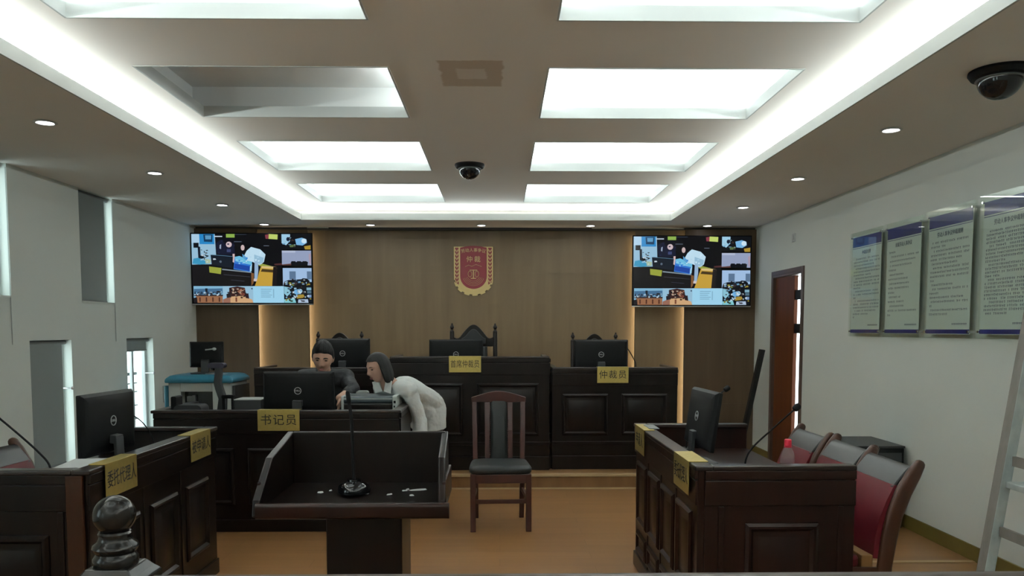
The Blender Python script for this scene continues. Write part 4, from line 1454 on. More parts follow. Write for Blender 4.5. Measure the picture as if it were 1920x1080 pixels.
# ------------------------------------------------------------------ red leather chairs at the side desks
def red_chair(label, loc, rotz):
    """faces local -y"""
    rt = thing('red_chair', label, 'chair', loc, rotz, 'red leather chairs')
    prof = [(0.190, 0.0, 0.026), (0.170, 0.20, 0.030), (0.172, 0.42, 0.034), (0.190, 0.55, 0.036), (0.212, 0.66, 0.037), (0.248, 0.76, 0.038), (0.290, 0.84, 0.034), (0.315, 0.885, 0.026)]
    for s in (-1, 1):
        m = MB()
        rings = []
        for i, (y, z, hw_) in enumerate(prof):
            a = prof[max(i - 1, 0)]
            b = prof[min(i + 1, len(prof) - 1)]
            d = V((0, b[0] - a[0], b[1] - a[1])).normalized()
            nrm = V((0, -d.z, d.y))
            x = s * 0.222
            ring = []
            for k in range(14):
                q = 2 * math.pi * k / 14
                cc = math.copysign(abs(math.cos(q)) ** 0.7, math.cos(q))
                ss = math.copysign(abs(math.sin(q)) ** 0.7, math.sin(q))
                ring.append(V((x + 0.0165 * ss, y, z)) - nrm * (-hw_ * cc))
            rings.append(ring)
        # rounded tip
        y, z, hw_ = prof[-1]
        d = V((0, 0.03, 0.045)).normalized()
        for t_, k_ in ((0.012, 0.8), (0.020, 0.4)):
            c0 = V((s * 0.222, y, z))
            rings.append([c0 + (p - c0) * k_ + d * t_ for p in rings[len(prof) - 1]])
        m.sections(rings)
        m.build('side_post', M_brownwood, rt, smooth=45)
        MB().tube([(s * 0.215, -0.20, 0), (s * 0.213, -0.195, 0.40)], [0.017, 0.021], 12).build('leg', M_brownwood, rt)
        MB().bar((s * 0.210, -0.205, 0.385), (s * 0.210, 0.165, 0.385), 0.022, 0.06).build('seat_rail', M_brownwood, rt, smooth=0, bevel=0.004)
    bk = MB()
    rings = []
    for y, z in ((0.150, 0.455), (0.158, 0.55), (0.176, 0.64), (0.205, 0.72), (0.238, 0.79)):
        rings.append([(-0.206 + 0.412 * k / 10, y - 0.034 + 0.018 * (2 * k / 10 - 1) ** 2 * 0.6, z) for k in range(11)] + [(0.206 - 0.412 * k / 10, y + 0.030, z - 0.006) for k in range(11)])
    bk.sections(rings).build('backrest', M_redleather, rt, smooth=50)
    tp = MB()
    rings = []
    for y, z, b_ in ((0.231, 0.790, 0.026), (0.252, 0.822, 0.024), (0.276, 0.855, 0.020), (0.286, 0.872, 0.012)):
        rings.append([(-0.206, y - b_, z - b_ * 0.5), (0.206, y - b_, z - b_ * 0.5), (0.206, y + b_, z + b_ * 0.4), (-0.206, y + b_, z + b_ * 0.4)])
    tp.sections(rings).build('top_rail', M_toprail, rt, smooth=30, bevel=0.006)
    MB().box(-0.205, 0.205, 0.075, 0.128, 0.40, 0.468).build('rear_rail', M_tan, rt, smooth=0, bevel=0.004)
    MB().rbox(-0.208, 0.208, -0.225, 0.074, 0.405, 0.462, 0.04, axis='Z').build('seat', M_redleather, rt, smooth=40, bevel=0.015)
    return rt


red_chair('red leather chair nearest the viewer at the right desk', (1.565, 3.748, 0), -90)
red_chair('middle red leather chair at the right desk', (1.59, 4.233, 0), -90)
red_chair('farthest red leather chair at the right desk, behind the water bottle', (1.57, 4.718, 0), -90)
red_chair('red leather chair behind the left desk, cut by the left picture edge', (-2.33, 4.11, 0), 88)

# plain chair under the seated man
sc0 = thing('office_stool', 'low dark stool under the seated man, hidden by the clerk desk', 'stool', (-1.51, 7.03, 0))
MB().lathe([(0.0, 0.360), (0.17, 0.360), (0.185, 0.375), (0.185, 0.400), (0.17, 0.412), (0.0, 0.415)], 28).build('seat', M_blackleather, sc0)
for k in range(4):
    a = R(45 + 90 * k)
    MB().tube([(0.13 * math.cos(a), 0.13 * math.sin(a), 0.365), (0.18 * math.cos(a), 0.18 * math.sin(a), 0)], 0.016, 10).build('leg', M_wood, sc0)

# ------------------------------------------------------------------ lectern in front
lc = thing('lectern', 'dark wooden lectern with a raised rim tray, in the near middle of the room', 'lectern', (-0.515, 2.95, 0))
MB().box(-0.105, 0.165, -0.13, 0.15, 0.05, 0.838).build('column', M_wood, lc, smooth=0, bevel=0.006)
MB().box(-0.20, 0.26, -0.20, 0.22, 0.0, 0.05).build('base', M_wood, lc, smooth=0, bevel=0.008)
tb = MB()
tb.sections([[(-0.315, -0.205, 0.845), (0.33, -0.205, 0.845), (0.33, -0.205, 0.868), (-0.315, -0.205, 0.868)], [(-0.305, 0.20, 0.862), (0.315, 0.20, 0.862), (0.315, 0.20, 0.886), (-0.305, 0.20, 0.886)]])
tb.build('tray_board', M_wood, lc, smooth=0, bevel=0.003)
MB().rbox(-0.325, 0.340, -0.232, -0.200, 0.838, 0.892, 0.012, axis='X').build('front_lip', M_woodr, lc, smooth=40)
MB().box(-0.300, 0.300, 0.188, 0.212, 0.845, 1.088).build('back_panel', M_wood, lc, smooth=0, bevel=0.004)
for s, xx in ((-1, -0.312), (1, 0.298)):
    pts = [(-0.215, 0.842), (-0.205, 0.900), (-0.075, 1.028), (0.212, 1.088), (0.212, 0.845)]
    flare = MB()
    # the side boards lean slightly outwards towards the front
    ring0 = [(xx - 0.013 + s * 0.016 * max(0, -y) / 0.2, y, z) for y, z in pts]
    ring1 = [(xx + 0.013 + s * 0.016 * max(0, -y) / 0.2, y, z) for y, z in pts]
    flare.sections([ring0, ring1]).build('side_board', M_wood, lc, smooth=0, bevel=0.005, seg=3)
    MB().box(xx + s * 0.013 - (0.0 if s > 0 else 0.012), xx + s * 0.013 + (0.012 if s > 0 else 0.0), -0.16, 0.205, 0.85, 0.955).build('side_skirt', M_woodr, lc, smooth=0, bevel=0.004)

# white scraps on the lectern tray
SCR = [(0.205, 0.055, 0.040, 0.010, 14), (0.105, -0.010, 0.016, 0.008, 60), (0.155, 0.045, 0.012, 0.008, 20), (0.165, 0.065, 0.008, 0.005, 40), (-0.155, 0.02, 0.014, 0.008, 10), (-0.125, 0.05, 0.009, 0.006, 70), (0.02, 0.0, 0.010, 0.006, 35), (0.19, -0.03, 0.010, 0.005, 5)]
SLAB = ['largest white paper scrap, at the right end of the lectern tray', 'crumpled white scrap right of the lectern microphone, nearest the front lip', 'small white scrap in the cluster near the right of the lectern tray',
        'tiny white scrap at the back of the right cluster on the lectern tray', 'white scrap on the left half of the lectern tray, nearer its front', 'tiny white scrap left of the lectern microphone base',
        'tiny pale scrap just in front of the lectern microphone base', 'thin pale scrap nearest the front right corner of the lectern tray']
for (x, y, a, b, rz), lab in zip(SCR, SLAB):
    m = MB()
    ring = [(a * math.cos(q) * random.uniform(0.7, 1.1), b * math.sin(q) * random.uniform(0.7, 1.2), 0.001) for q in [i * math.pi / 4 for i in range(8)]]
    top = [(p[0] * 0.8, p[1] * 0.7, random.uniform(0.003, 0.006)) for p in ring]
    m.sections([ring, top])
    o = m.build('paper_scrap', M_whitepaper, None, smooth=0)
    o.location = (-0.515 + x, 2.95 + y, 0.8785 + 0.0435 * y)
    o.rotation_euler = (0, 0, R(rz))
    tag(o, lab, 'paper scrap', 'scraps on the lectern')

# ------------------------------------------------------------------ gooseneck microphones
def microphone(label, base, path, base_r=0.05, base_h=0.028, neck_r=0.0045, head_r=0.013, head_len=0.05, square=True, glossy=False, thick_at=None):
    """base on z=base.z; path = points of the neck relative to the base"""
    rt = thing('gooseneck_microphone', label, 'microphone', base)
    if square:
        MB().rbox(-base_r, base_r, -base_r * 1.2, base_r * 1.2, 0, base_h, 0.012, axis='Z').build('base', M_dark, rt, smooth=40, bevel=0.004)
    else:
        MB().lathe([(0, 0), (base_r, 0), (base_r * 1.02, base_h * 0.22), (base_r * 0.93, base_h * 0.62), (base_r * 0.60, base_h * 0.95), (base_r * 0.42, base_h), (base_r * 0.40, base_h * 1.18), (0, base_h * 1.2)], 36).build('base', M_blackgloss if glossy else M_dark, rt)
    p = [V(q) for q in path]
    # smooth the path
    sm = []
    for i in range(len(p) - 1):
        p0, p1, p2, p3 = p[max(i - 1, 0)], p[i], p[i + 1], p[min(i + 2, len(p) - 1)]
        for k in range(6):
            t_ = k / 6
            sm.append(0.5 * ((2 * p1) + (-p0 + p2) * t_ + (2 * p0 - 5 * p1 + 4 * p2 - p3) * t_ * t_ + (-p0 + 3 * p1 - 3 * p2 + p3) * t_ ** 3))
    sm.append(p[-1])
    MB().tube(sm, neck_r, 10).build('gooseneck', M_black, rt)
    d = (p[-1] - p[-2]).normalized()
    e0 = p[-1] - d * 0.004
    hd = MB()
    hd.tube([e0, e0 + d * head_len * 0.12, e0 + d * head_len * 0.4, e0 + d * head_len * 0.75, e0 + d * head_len * 0.95, e0 + d * head_len], [head_r * 0.55, head_r * 0.9, head_r, head_r, head_r * 0.75, head_r * 0.3], 16)
    hd.build('capsule', M_black, rt)
    return rt


microphone('tall microphone with a glossy round base standing on the lectern tray', (-0.545, 2.965, 0.8835), [(0, 0, 0.045), (-0.003, 0, 0.15), (-0.006, 0.0, 0.27), (-0.014, 0.0, 0.335)], 0.060, 0.042, 0.0062, 0.0085, 0.05, square=False, glossy=True)
microphone('gooseneck microphone on the right desk beside the water bottle', (1.215, 3.90, 0.7462), [(0, 0, 0.02), (0.0, 0, 0.10), (0.035, 0, 0.165), (0.13, 0, 0.255), (0.235, 0, 0.350)], 0.045, 0.028, 0.0045, 0.017, 0.04)
microphone('gooseneck microphone behind the edge-on monitor on the right desk', (1.13, 4.80, 0.7462), [(0, 0, 0.02), (0.015, 0, 0.16), (0.09, 0.01, 0.27), (0.235, 0.02, 0.375)], 0.04, 0.028, 0.0045, 0.017, 0.04)
microphone('gooseneck microphone on the left desk, leaning out of the left picture edge', (-2.17, 3.86, 0.7462), [(0, 0, 0.02), (-0.004, 0, 0.09), (-0.05, 0, 0.15), (-0.15, 0, 0.245), (-0.27, 0, 0.350), (-0.31, 0, 0.385)], 0.045, 0.028, 0.0050, 0.014, 0.05)
microphone('thin gooseneck microphone at the right edge of the left desk monitor', (-1.98, 4.60, 0.7462), [(0, 0, 0.02), (-0.02, 0, 0.13), (-0.075, 0, 0.215), (-0.14, 0, 0.26), (-0.19, -0.01, 0.285)], 0.04, 0.025, 0.0035, 0.010, 0.03)
microphone('thin bent microphone right of the right bench monitor', (1.372, 8.05, PZ + 0.7712), [(0, 0, 0.02), (0.002, 0, 0.20), (-0.01, 0, 0.26), (-0.06, 0, 0.35), (-0.085, 0, 0.385)], 0.04, 0.025, 0.005, 0.009, 0.03)

# ------------------------------------------------------------------ things on the clerk's desk
pr = thing('document_printer', 'boxy printer with dark front and pale end panel between the two people', 'printer', (-1.015, 6.32, 0.7462))
MB().box(-0.190, 0.185, -0.15, 0.16, 0.0, 0.175).build('body', M_dark, pr, smooth=0, bevel=0.006)
MB().box(-0.188, 0.180, -0.156, -0.15, 0.02, 0.165).build('front_flap', M_wood, pr, smooth=0, bevel=0.002)
tp = MB()
tp.rbox(-0.195, 0.190, -0.155, 0.165, 0.175, 0.228, 0.02, axis='X')
tp.build('lid', material('blue_grey_plastic', (0.055, 0.075, 0.085), 0.35), pr, smooth=40)
MB().box(-0.190, 0.185, -0.158, -0.150, 0.205, 0.214).build('lid_trim', M_lightgrey, pr, smooth=0)
ep = MB()
ep.rbox(0.188, 0.222, -0.158, 0.165, 0.0, 0.232, 0.014, axis='X')
ep.build('end_panel', M_creamwhite, pr, smooth=40)
ep2 = MB()
ep2.rbox(-0.207, -0.189, -0.156, 0.165, 0.0, 0.230, 0.012, axis='X')
ep2.build('end_panel', M_lightgrey, pr, smooth=40)
for z, w in ((0.185, 0.010), (0.150, 0.007)):
    MB().box(0.196, 0.196 + w * 1.6, -0.1605, -0.157, z - w, z + w).build('button', M_black, pr, smooth=0)
cr = thing('card_reader', 'small pale device with rounded top behind the printer', 'device', (-1.12, 6.535, 0.7462))
MB().rbox(-0.05, 0.05, -0.03, 0.03, 0, 0.245, 0.02, axis='Y').build('body', M_lightgrey, cr, smooth=40)
MB().box(-0.035, 0.035, -0.032, -0.030, 0.16, 0.22).build('display', M_dark, cr, smooth=0)

dc = thing('document_camera', 'dark bent-arm document camera standing at the left of the clerk desk', 'document camera', (-2.195, 6.30, 0.7462))
MB().rbox(-0.10, 0.10, -0.10, 0.13, 0, 0.03, 0.03, axis='Z').build('base', M_dark, dc, smooth=40, bevel=0.006)
am = MB()
rings = []
for x, z, w in ((0.0, 0.03, 0.034), (0.012, 0.12, 0.034), (0.020, 0.20, 0.030), (-0.004, 0.275, 0.030), (-0.018, 0.33, 0.028), (-0.008, 0.40, 0.027), (-0.008, 0.455, 0.027)):
    rings.append([(x - w, -0.022, z), (x + w, -0.022, z), (x + w, 0.022, z), (x - w, 0.022, z)])
am.sections(rings).build('arm', M_dark, dc, smooth=40, bevel=0.006)
MB().rbox(-0.085, 0.045, -0.035, 0.035, 0.442, 0.482, 0.018, axis='Y').build('camera_head', material('violet_black_plastic', (0.020, 0.016, 0.035), 0.3), dc, smooth=40)
MB().lathe([(0.0, 0), (0.016, 0), (0.016, 0.02), (0, 0.02)], 20, (-0.055, 0, 0.424)).build('lens', M_blackgloss, dc)

dv = thing('desk_device', 'small black desk device with upright handset at the left end of the clerk desk', 'device', (-2.352, 6.10, 0.7462))
MB().rbox(-0.10, 0.11, -0.08, 0.08, 0, 0.175, 0.035, axis='Y').build('body', M_dark, dv, smooth=40)
MB().rbox(-0.125, -0.085, -0.06, 0.06, 0.0, 0.240, 0.012, axis='Y').build('handset', M_black, dv, smooth=40)
bx = thing('grey_tray', 'low grey box with a pale top edge beside the large monitor', 'box', (-1.945, 6.28, 0.7462))
MB().box(-0.105, 0.105, -0.11, 0.11, 0, 0.200).build('body', M_dark, bx, smooth=0, bevel=0.004)
MB().box(-0.107, 0.107, -0.112, 0.112, 0.200, 0.206).build('lid', M_lightgrey, bx, smooth=0, bevel=0.002)
us = thing('bracket_stand', 'small black bracket stand in front of the teal cabinet', 'stand', (-2.09, 6.16, 0.7462))
MB().box(-0.045, 0.045, -0.03, 0.03, 0, 0.012).box(-0.042, -0.024, -0.012, 0.012, 0.012, 0.225).box(0.028, 0.042, -0.012, 0.012, 0.10, 0.225).build('frame', M_black, us, smooth=0, bevel=0.003)
MB().rbox(-0.044, 0.050, -0.016, 0.016, 0.215, 0.242, 0.01, axis='Y').build('top_bar', M_black, us, smooth=40)
kb = thing('keyboard', 'black keyboard behind the large clerk monitor', 'keyboard', (-1.52, 6.45, 0.7462))
MB().box(-0.21, 0.21, -0.065, 0.065, 0, 0.016).build('case', M_black, kb, smooth=0, bevel=0.003)
ky = MB()
for r_ in range(5):
    for c_ in range(15):
        ky.box(-0.20 + c_ * 0.0268, -0.20 + c_ * 0.0268 + 0.022, -0.056 + r_ * 0.0225, -0.056 + r_ * 0.0225 + 0.018, 0.016, 0.021)
ky.build('keys', M_dark, kb, smooth=0)

# papers on the left desk
pp = tag(MB().box(-0.105, 0.105, -0.13, 0.13, 0, 0.128).build('paper_stack', M_whitepaper, None, smooth=0), 'stack of white papers on the left desk behind the nearer brass plate', 'paper')
pp.location = (-1.905, 3.70, 0.7462)
pp.rotation_euler = (0, 0, R(8))
p3_ = tag(MB().box(-0.03, 0.03, -0.10, 0.10, 0, 0.003).build('paper_sheet', M_grey, None, smooth=0), 'pale folded sheet lying on the far ledge of the right desk', 'paper')
p3_.location = (0.912, 4.77, 0.9045)

# ------------------------------------------------------------------ teal cabinet at the back left, with a small monitor on it
cb = thing('equipment_cabinet', 'off-white equipment cabinet with a teal lid in the back left corner', 'cabinet', (-2.845, 7.62, 0))
body = MB()
hw_ = 0.300
body.box(-hw_, hw_, 0.0, 0.46, 0.05, 0.62)
body.box(-hw_, -0.185, 0.0, 0.46, 0.62, 0.985)
body.box(0.115, hw_, 0.0, 0.46, 0.62, 0.985)
body.box(-0.185, 0.115, 0.0, 0.46, 0.900, 0.985)
body.box(-0.185, 0.115, 0.22, 0.46, 0.62, 0.900)
body.build('body', M_creamwhite, cb, smooth=0, bevel=0.006)
MB().box(-0.183, 0.113, 0.10, 0.105, 0.62, 0.898).build('window', M_darkscreen, cb, smooth=0)
it = MB()
for x, z, w, h_ in ((-0.15, 0.80, 0.06, 0.05), (-0.10, 0.76, 0.03, 0.10), (-0.04, 0.66, 0.03, 0.06), (0.01, 0.66, 0.02, 0.07), (0.05, 0.66, 0.03, 0.05)):
    it.box(x, x + w, 0.06, 0.098, z, z + h_)
it.build('fittings', M_grey, cb, smooth=0)
lidp = MB()
lidp.sections([[(a * (hw_ + q), (0.225 + b * (0.245 + q)), z) for a, b in ((-1, -1), (1, -1), (1, 1), (-1, 1))] for q, z in ((0.012, 0.985), (0.022, 0.990), (0.020, 1.022), (-0.015, 1.052), (-0.06, 1.062))])
lidp.build('lid', M_teal, cb, smooth=20, bevel=0.012, seg=3)
MB().rbox(-hw_ - 0.045, -hw_ - 0.001, 0.0, 0.45, 0.05, 0.954, 0.02, axis='Z').build('side_cover', M_teal, cb, smooth=40)
MB().rbox(hw_ + 0.001, hw_ + 0.03, 0.0, 0.45, 0.05, 0.954, 0.014, axis='Z').build('side_cover', M_dark, cb, smooth=40)
for z in (0.86, 0.80):
    MB().lathe([(0, 0), (0.011, 0), (0.010, 0.006), (0, 0.007)], 16).build('knob', M_black, cb, M=Matrix.Translation((0.24, 0, z)) @ Matrix.Rotation(R(90), 4, 'X'))
for sx in (-1, 1):
    for yy in (0.05, 0.40):
        MB().tube([(sx * 0.24, yy, 0), (sx * 0.24, yy, 0.055)], 0.03, 14).build('foot', M_black, cb)
sm_ = monitor('small square black monitor on top of the teal cabinet', (-2.855, 7.84, 1.0632), 4, 0.32, 0.25, 0.058, tilt=-3, logo=False)
MB().bar((0.0, -0.040, 0.058 + 0.172), (0.085, -0.040, 0.058 + 0.182), 0.012, 0.012, V((0, 1, 0))).ball((0.085, -0.043, 0.238), 0.02, 0.012, 0.014).build('clip', M_lightgrey, sm_)
tp_ = tag(MB().box(-0.09, 0.09, -0.05, 0.05, 0, 0.004).build('paper_sheet', M_whitepaper, None, smooth=0), 'white sheet lying on the teal cabinet lid under the small monitor', 'paper')
tp_.location = (-2.72, 7.72, 1.0632)
tp_.rotation_euler = (0, 0, R(-6))

# ------------------------------------------------------------------ bottle on the right desk
bo = thing('water_bottle', 'clear half-size water bottle with a red cap on the right desk', 'bottle', (1.368, 3.75, 0.7462))
MB().lathe([(0.0, 0.0), (0.028, 0.0), (0.033, 0.006), (0.0335, 0.05), (0.031, 0.055), (0.0335, 0.060), (0.0335, 0.10), (0.031, 0.105), (0.0335, 0.110), (0.033, 0.140), (0.026, 0.165), (0.015, 0.185), (0.0135, 0.198), (0.0, 0.198)], 32).build('bottle_body', M_pet, bo)
MB().lathe([(0.0, 0.194), (0.0165, 0.194), (0.017, 0.200), (0.0165, 0.221), (0.014, 0.224), (0, 0.224)], 28).build('cap', M_redcap, bo)
MB().lathe([(0.017, 0.186), (0.0175, 0.188), (0.0175, 0.192), (0.015, 0.193)], 24).build('neck_ring', M_redcap, bo)

# ------------------------------------------------------------------ black box behind the red chairs, plank by the door
sb = thing('black_box', 'low black box standing against the right wall behind the red chairs', 'box', (2.76, 6.15, 0))
MB().box(-0.27, 0.26, -0.27, 0.27, 0.0, 0.605).build('body', M_black, sb, smooth=0, bevel=0.006)
MB().box(-0.25, 0.24, -0.275, -0.27, 0.04, 0.57).build('grille', M_dark, sb, smooth=0)
MB().box(-0.275, 0.265, -0.275, 0.275, 0.605, 0.622).build('top', M_dark, sb, smooth=0, bevel=0.003)
pk_ = MB().bar((2.765, 9.16, 0.010), (2.985, 9.06, 1.262), 0.085, 0.03, V((0.8, 0.6, 0)))
tag(pk_.build('wooden_plank', M_wood, None, smooth=0, bevel=0.003), 'dark narrow plank leaning in the corner left of the door', 'plank')

# ------------------------------------------------------------------ stepladder at the right edge
la = thing('step_ladder', 'paint-worn aluminium stepladder cut by the right picture edge', 'ladder', (0, 0, 0))
YN, YFAR = 2.38, 2.895


def rail(x0, x1, z1, y, mside, mface, name):
    d = V((x1 - x0, 0, z1)).normalized()
    nrm = V((d.z, 0, -d.x))
    m = MB()
    c0, c1 = V((x0, y, 0.0)), V((x1, y, z1))
    w, t_ = 0.040, 0.050
    rings = []
    for c in (c0, c1):
        rings.append([c + nrm * a + V((0, b, 0)) for a, b in ((-w / 2, -t_ / 2), (w / 2, -t_ / 2), (w / 2, t_ / 2), (-w / 2, t_ / 2))])
    m.sections(rings)
    o = m.build(name, [mface, mside], la, smooth=0, bevel=0.003)
    for p in o.data.polygons:
        if abs(p.normal.y) < 0.5 and abs(p.normal.z) < 0.7:
            p.material_index = 1  # side faces of the rail take the darker aluminium
    return o


for y in (YFAR, YN):
    rail(1.722, 1.995, 1.92, y, M_alu_dark, M_alu, 'front_rail')
    rail(2.40, 2.045, 1.92, y, M_alu_dark, M_alu, 'rear_rail')
for k, z in enumerate((0.12, 0.52, 0.925, 1.33, 1.70)):
    xx = 1.722 + 0.273 * z / 1.92
    MB().box(xx - 0.002, xx + 0.07, YN + 0.026, YFAR - 0.026, z - 0.014, z + 0.010).build('tread', M_alu, la, smooth=0, bevel=0.003)
for z in (0.35, 0.75, 1.01):
    xx = 1.722 + 0.273 * z / 1.92
    MB().box(xx + 0.004, xx + 0.016, YN + 0.03, YFAR - 0.03, z - 0.018, z + 0.018).build('brace', M_alu_dark, la, smooth=0)
for z in (0.3, 0.9, 1.4):
    xx = 2.40 - 0.355 * z / 1.92
    MB().box(xx - 0.01, xx + 0.01, YN + 0.03, YFAR - 0.03, z - 0.015, z + 0.015).build('brace', M_alu_dark, la, smooth=0)
MB().box(1.94, 2.09, YN - 0.04, YFAR + 0.04, 1.92, 1.955).build('top_cap', M_alu, la, smooth=0, bevel=0.006)
for y in (YN, YFAR):
    MB().bar((1.722 + 0.273 * 0.42 / 1.92, y - 0.031, 0.42), (2.40 - 0.355 * 0.42 / 1.92, y - 0.031, 0.42), 0.008, 0.02, V((0, 1, 0))).build('spreader', M_alu_dark, la, smooth=0)
    for x in (1.722, 2.40):
        MB().box(x - 0.045, x + 0.045, y - 0.035, y + 0.035, -0.001, 0.03).build('foot', M_black, la, smooth=0, bevel=0.004)

# ------------------------------------------------------------------ bar rail with its ball-topped post
np_ = thing('newel_post', 'polished dark post with a ball top at the left end of the bar rail', 'post', (-0.945, 1.95, 0))
MB().box(-0.055, 0.055, -0.055, 0.055, 0, 0.86).build('shaft', M_stone, np_, smooth=0, bevel=0.006)
cap = MB()
cap.sections([[(a * q, b * q, z) for a, b in ((-1, -1), (1, -1), (1, 1), (-1, 1))] for q, z in ((0.078, 0.860), (0.080, 0.882), (0.066, 0.896), (0.052, 0.914))])
cap.build('cap', M_stone, np_, smooth=0, bevel=0.004)
prof = [(0.048, 0.912), (0.052, 0.918), (0.0525, 0.932), (0.047, 0.940), (0.045, 0.944), (0.050, 0.950), (0.0535, 0.958), (0.051, 0.966), (0.041, 0.973), (0.037, 0.984), (0.039, 0.992), (0.036, 0.997)]
for k in range(19):
    a = R(-50 + 140 * k / 18)
    prof.append((max(0.0490 * math.cos(a), 0.0002), 1.036 + 0.0490 * math.sin(a)))
MB().lathe(prof, 48).build('ball_finial', M_stone, np_, smooth=40)
br_ = thing('bar_rail', 'long grey-brown bar rail across the bottom of the picture', 'railing', (-0.865, 1.95, 0))
LR = XR - 0.02 + 0.865
rp = [(-0.045, 0.827), (0.045, 0.827), (0.048, 0.842), (0.045, 0.864), (0.030, 0.876), (0.0, 0.879), (-0.030, 0.876), (-0.045, 0.864), (-0.048, 0.842)]
MB().prism(rp, 0.0, LR, 'YZ').build('hand_rail', M_rail, br_, smooth=50)
MB().box(0.0, LR, -0.03, 0.03, 0.10, 0.16).build('bottom_rail', M_wood, br_, smooth=0, bevel=0.004)
nb = 22
for k in range(nb):
    x = 0.09 + k * (LR - 0.18) / (nb - 1)
    MB().lathe([(0.018, 0.16), (0.018, 0.22), (0.024, 0.24), (0.014, 0.27), (0.022, 0.42), (0.026, 0.50), (0.014, 0.68), (0.022, 0.71), (0.017, 0.74), (0.017, 0.828)], 12, (x, 0, 0)).build('baluster', M_wood, br_)
for x in (0.03, LR - 0.06, LR / 2):
    MB().box(x - 0.025, x + 0.025, -0.028, 0.028, 0, 0.10).build('foot', M_wood, br_, smooth=0)

# ------------------------------------------------------------------ people
def basis(fwd, up):
    f = V(fwd).normalized()
    u = (V(up) - f * V(up).dot(f)).normalized()
    y = -f
    x = y.cross(u)
    return Matrix((x, y, u)).transposed()


def head_surface(kind):
    """closed head mesh around the origin, face towards -y; half height 0.118"""
    n, m = 72, 60
    g = lambda d, s: math.exp(-(d / s) ** 2)
    rings = []
    for j in range(m + 1):
        a = math.pi * min(max(j / m, 0.004), 0.996)
        ring = []
        for i in range(n):
            b = 2 * math.pi * i / n
            nx, ny, nz = math.sin(a) * math.cos(b), math.sin(a) * math.sin(b), -math.cos(a)
            x, y, z = 0.074 * nx, 0.093 * ny, 0.118 * nz
            if nz < 0.1:                                   # jaw: narrower and flatter below
                k = min(1.0, (0.1 - nz) / 1.1)
                x *= 1 - 0.30 * k ** 1.5
                if ny > 0:
                    y *= 1 - 0.45 * k
                else:
                    y *= 1 - 0.06 * k
            if nz > 0 and ny > 0:
                y *= 1.04
            if ny < 0:                                     # face
                fr = min(1.0, -ny * 1.5)
                d = 0.0
                d += 0.021 * g(x, 0.0115 + 0.004 * max(0, -z - 0.0) / 0.03) * g(z + 0.028, 0.016)       # tip of the nose
                d += 0.013 * g(x, 0.010) * g(z + 0.004, 0.026)                                             # bridge
                d += 0.006 * g(abs(x) - 0.012, 0.007) * g(z + 0.034, 0.009)                               # wings
                d -= 0.011 * g(abs(x) - 0.031, 0.017) * g(z - 0.006, 0.013)                               # eye sockets
                d += 0.0045 * g(abs(x) - 0.031, 0.011) * g(z - 0.004, 0.007)                              # lids
                d += 0.005 * g(abs(x) - 0.030, 0.024) * g(z - 0.026, 0.010)                               # brow
                d += 0.005 * g(abs(x) - 0.043, 0.018) * g(z + 0.026, 0.020)                               # cheeks
                d += 0.0065 * g(x, 0.020) * g(z + 0.061, 0.0075)                                           # upper lip
                d += 0.0065 * g(x, 0.017) * g(z + 0.074, 0.0075)                                           # lower lip
                d -= 0.004 * g(x, 0.022) * g(z + 0.0675, 0.003)
                d -= 0.004 * g(x, 0.022) * g(z + 0.086, 0.007)
                d += 0.008 * g(x, 0.022) * g(z + 0.103, 0.014)                                             # chin
                y -= d * fr
            ring.append((x, y, z))
        rings.append(ring)
    return rings


def add_head(mb, M):
    mb.M = M
    mb.sections(head_surface(0))
    for s in (-1, 1):                                       # ears
        mb.ball((s * 0.075, 0.012, -0.006), 0.009, 0.020, 0.031, n=14, m=10, rot=Matrix.Rotation(R(s * -18), 3, 'Z'))
        mb.ball((s * 0.072, 0.004, -0.020), 0.008, 0.012, 0.018, n=10, m=8)
    mb.M = None


def face_parts(root, M, kind):
    for s in (-1, 1):
        e = MB(M)
        e.ball((s * 0.031, -0.0795, 0.004), 0.0125, 0.007, 0.0045, n=16, m=10)
        e.build('eye', M_eye, root)
        bmb = MB(M)
        pts = [V((s * (0.014 + 0.034 * k / 6), -0.0905 + 0.010 * (k / 6) ** 1.7, 0.0215 + 0.005 * math.sin(math.pi * (k / 6) ** 0.8))) for k in range(7)]
        th = 0.0042 if kind == 'm' else 0.0028
        bmb.tube(pts, [th * 0.8, th, th, th, th * 0.85, th * 0.65, th * 0.3], 8)
        bmb.build('eyebrow', M_hair, root)
    lp = MB(M)
    lp.ball((0, -0.0815, -0.0630), 0.0215, 0.0085, 0.0040, n=18, m=8)
    lp.ball((0, -0.0808, -0.0715), 0.0180, 0.0085, 0.0046, n=18, m=8)
    lp.build('lips', M_lips, root)


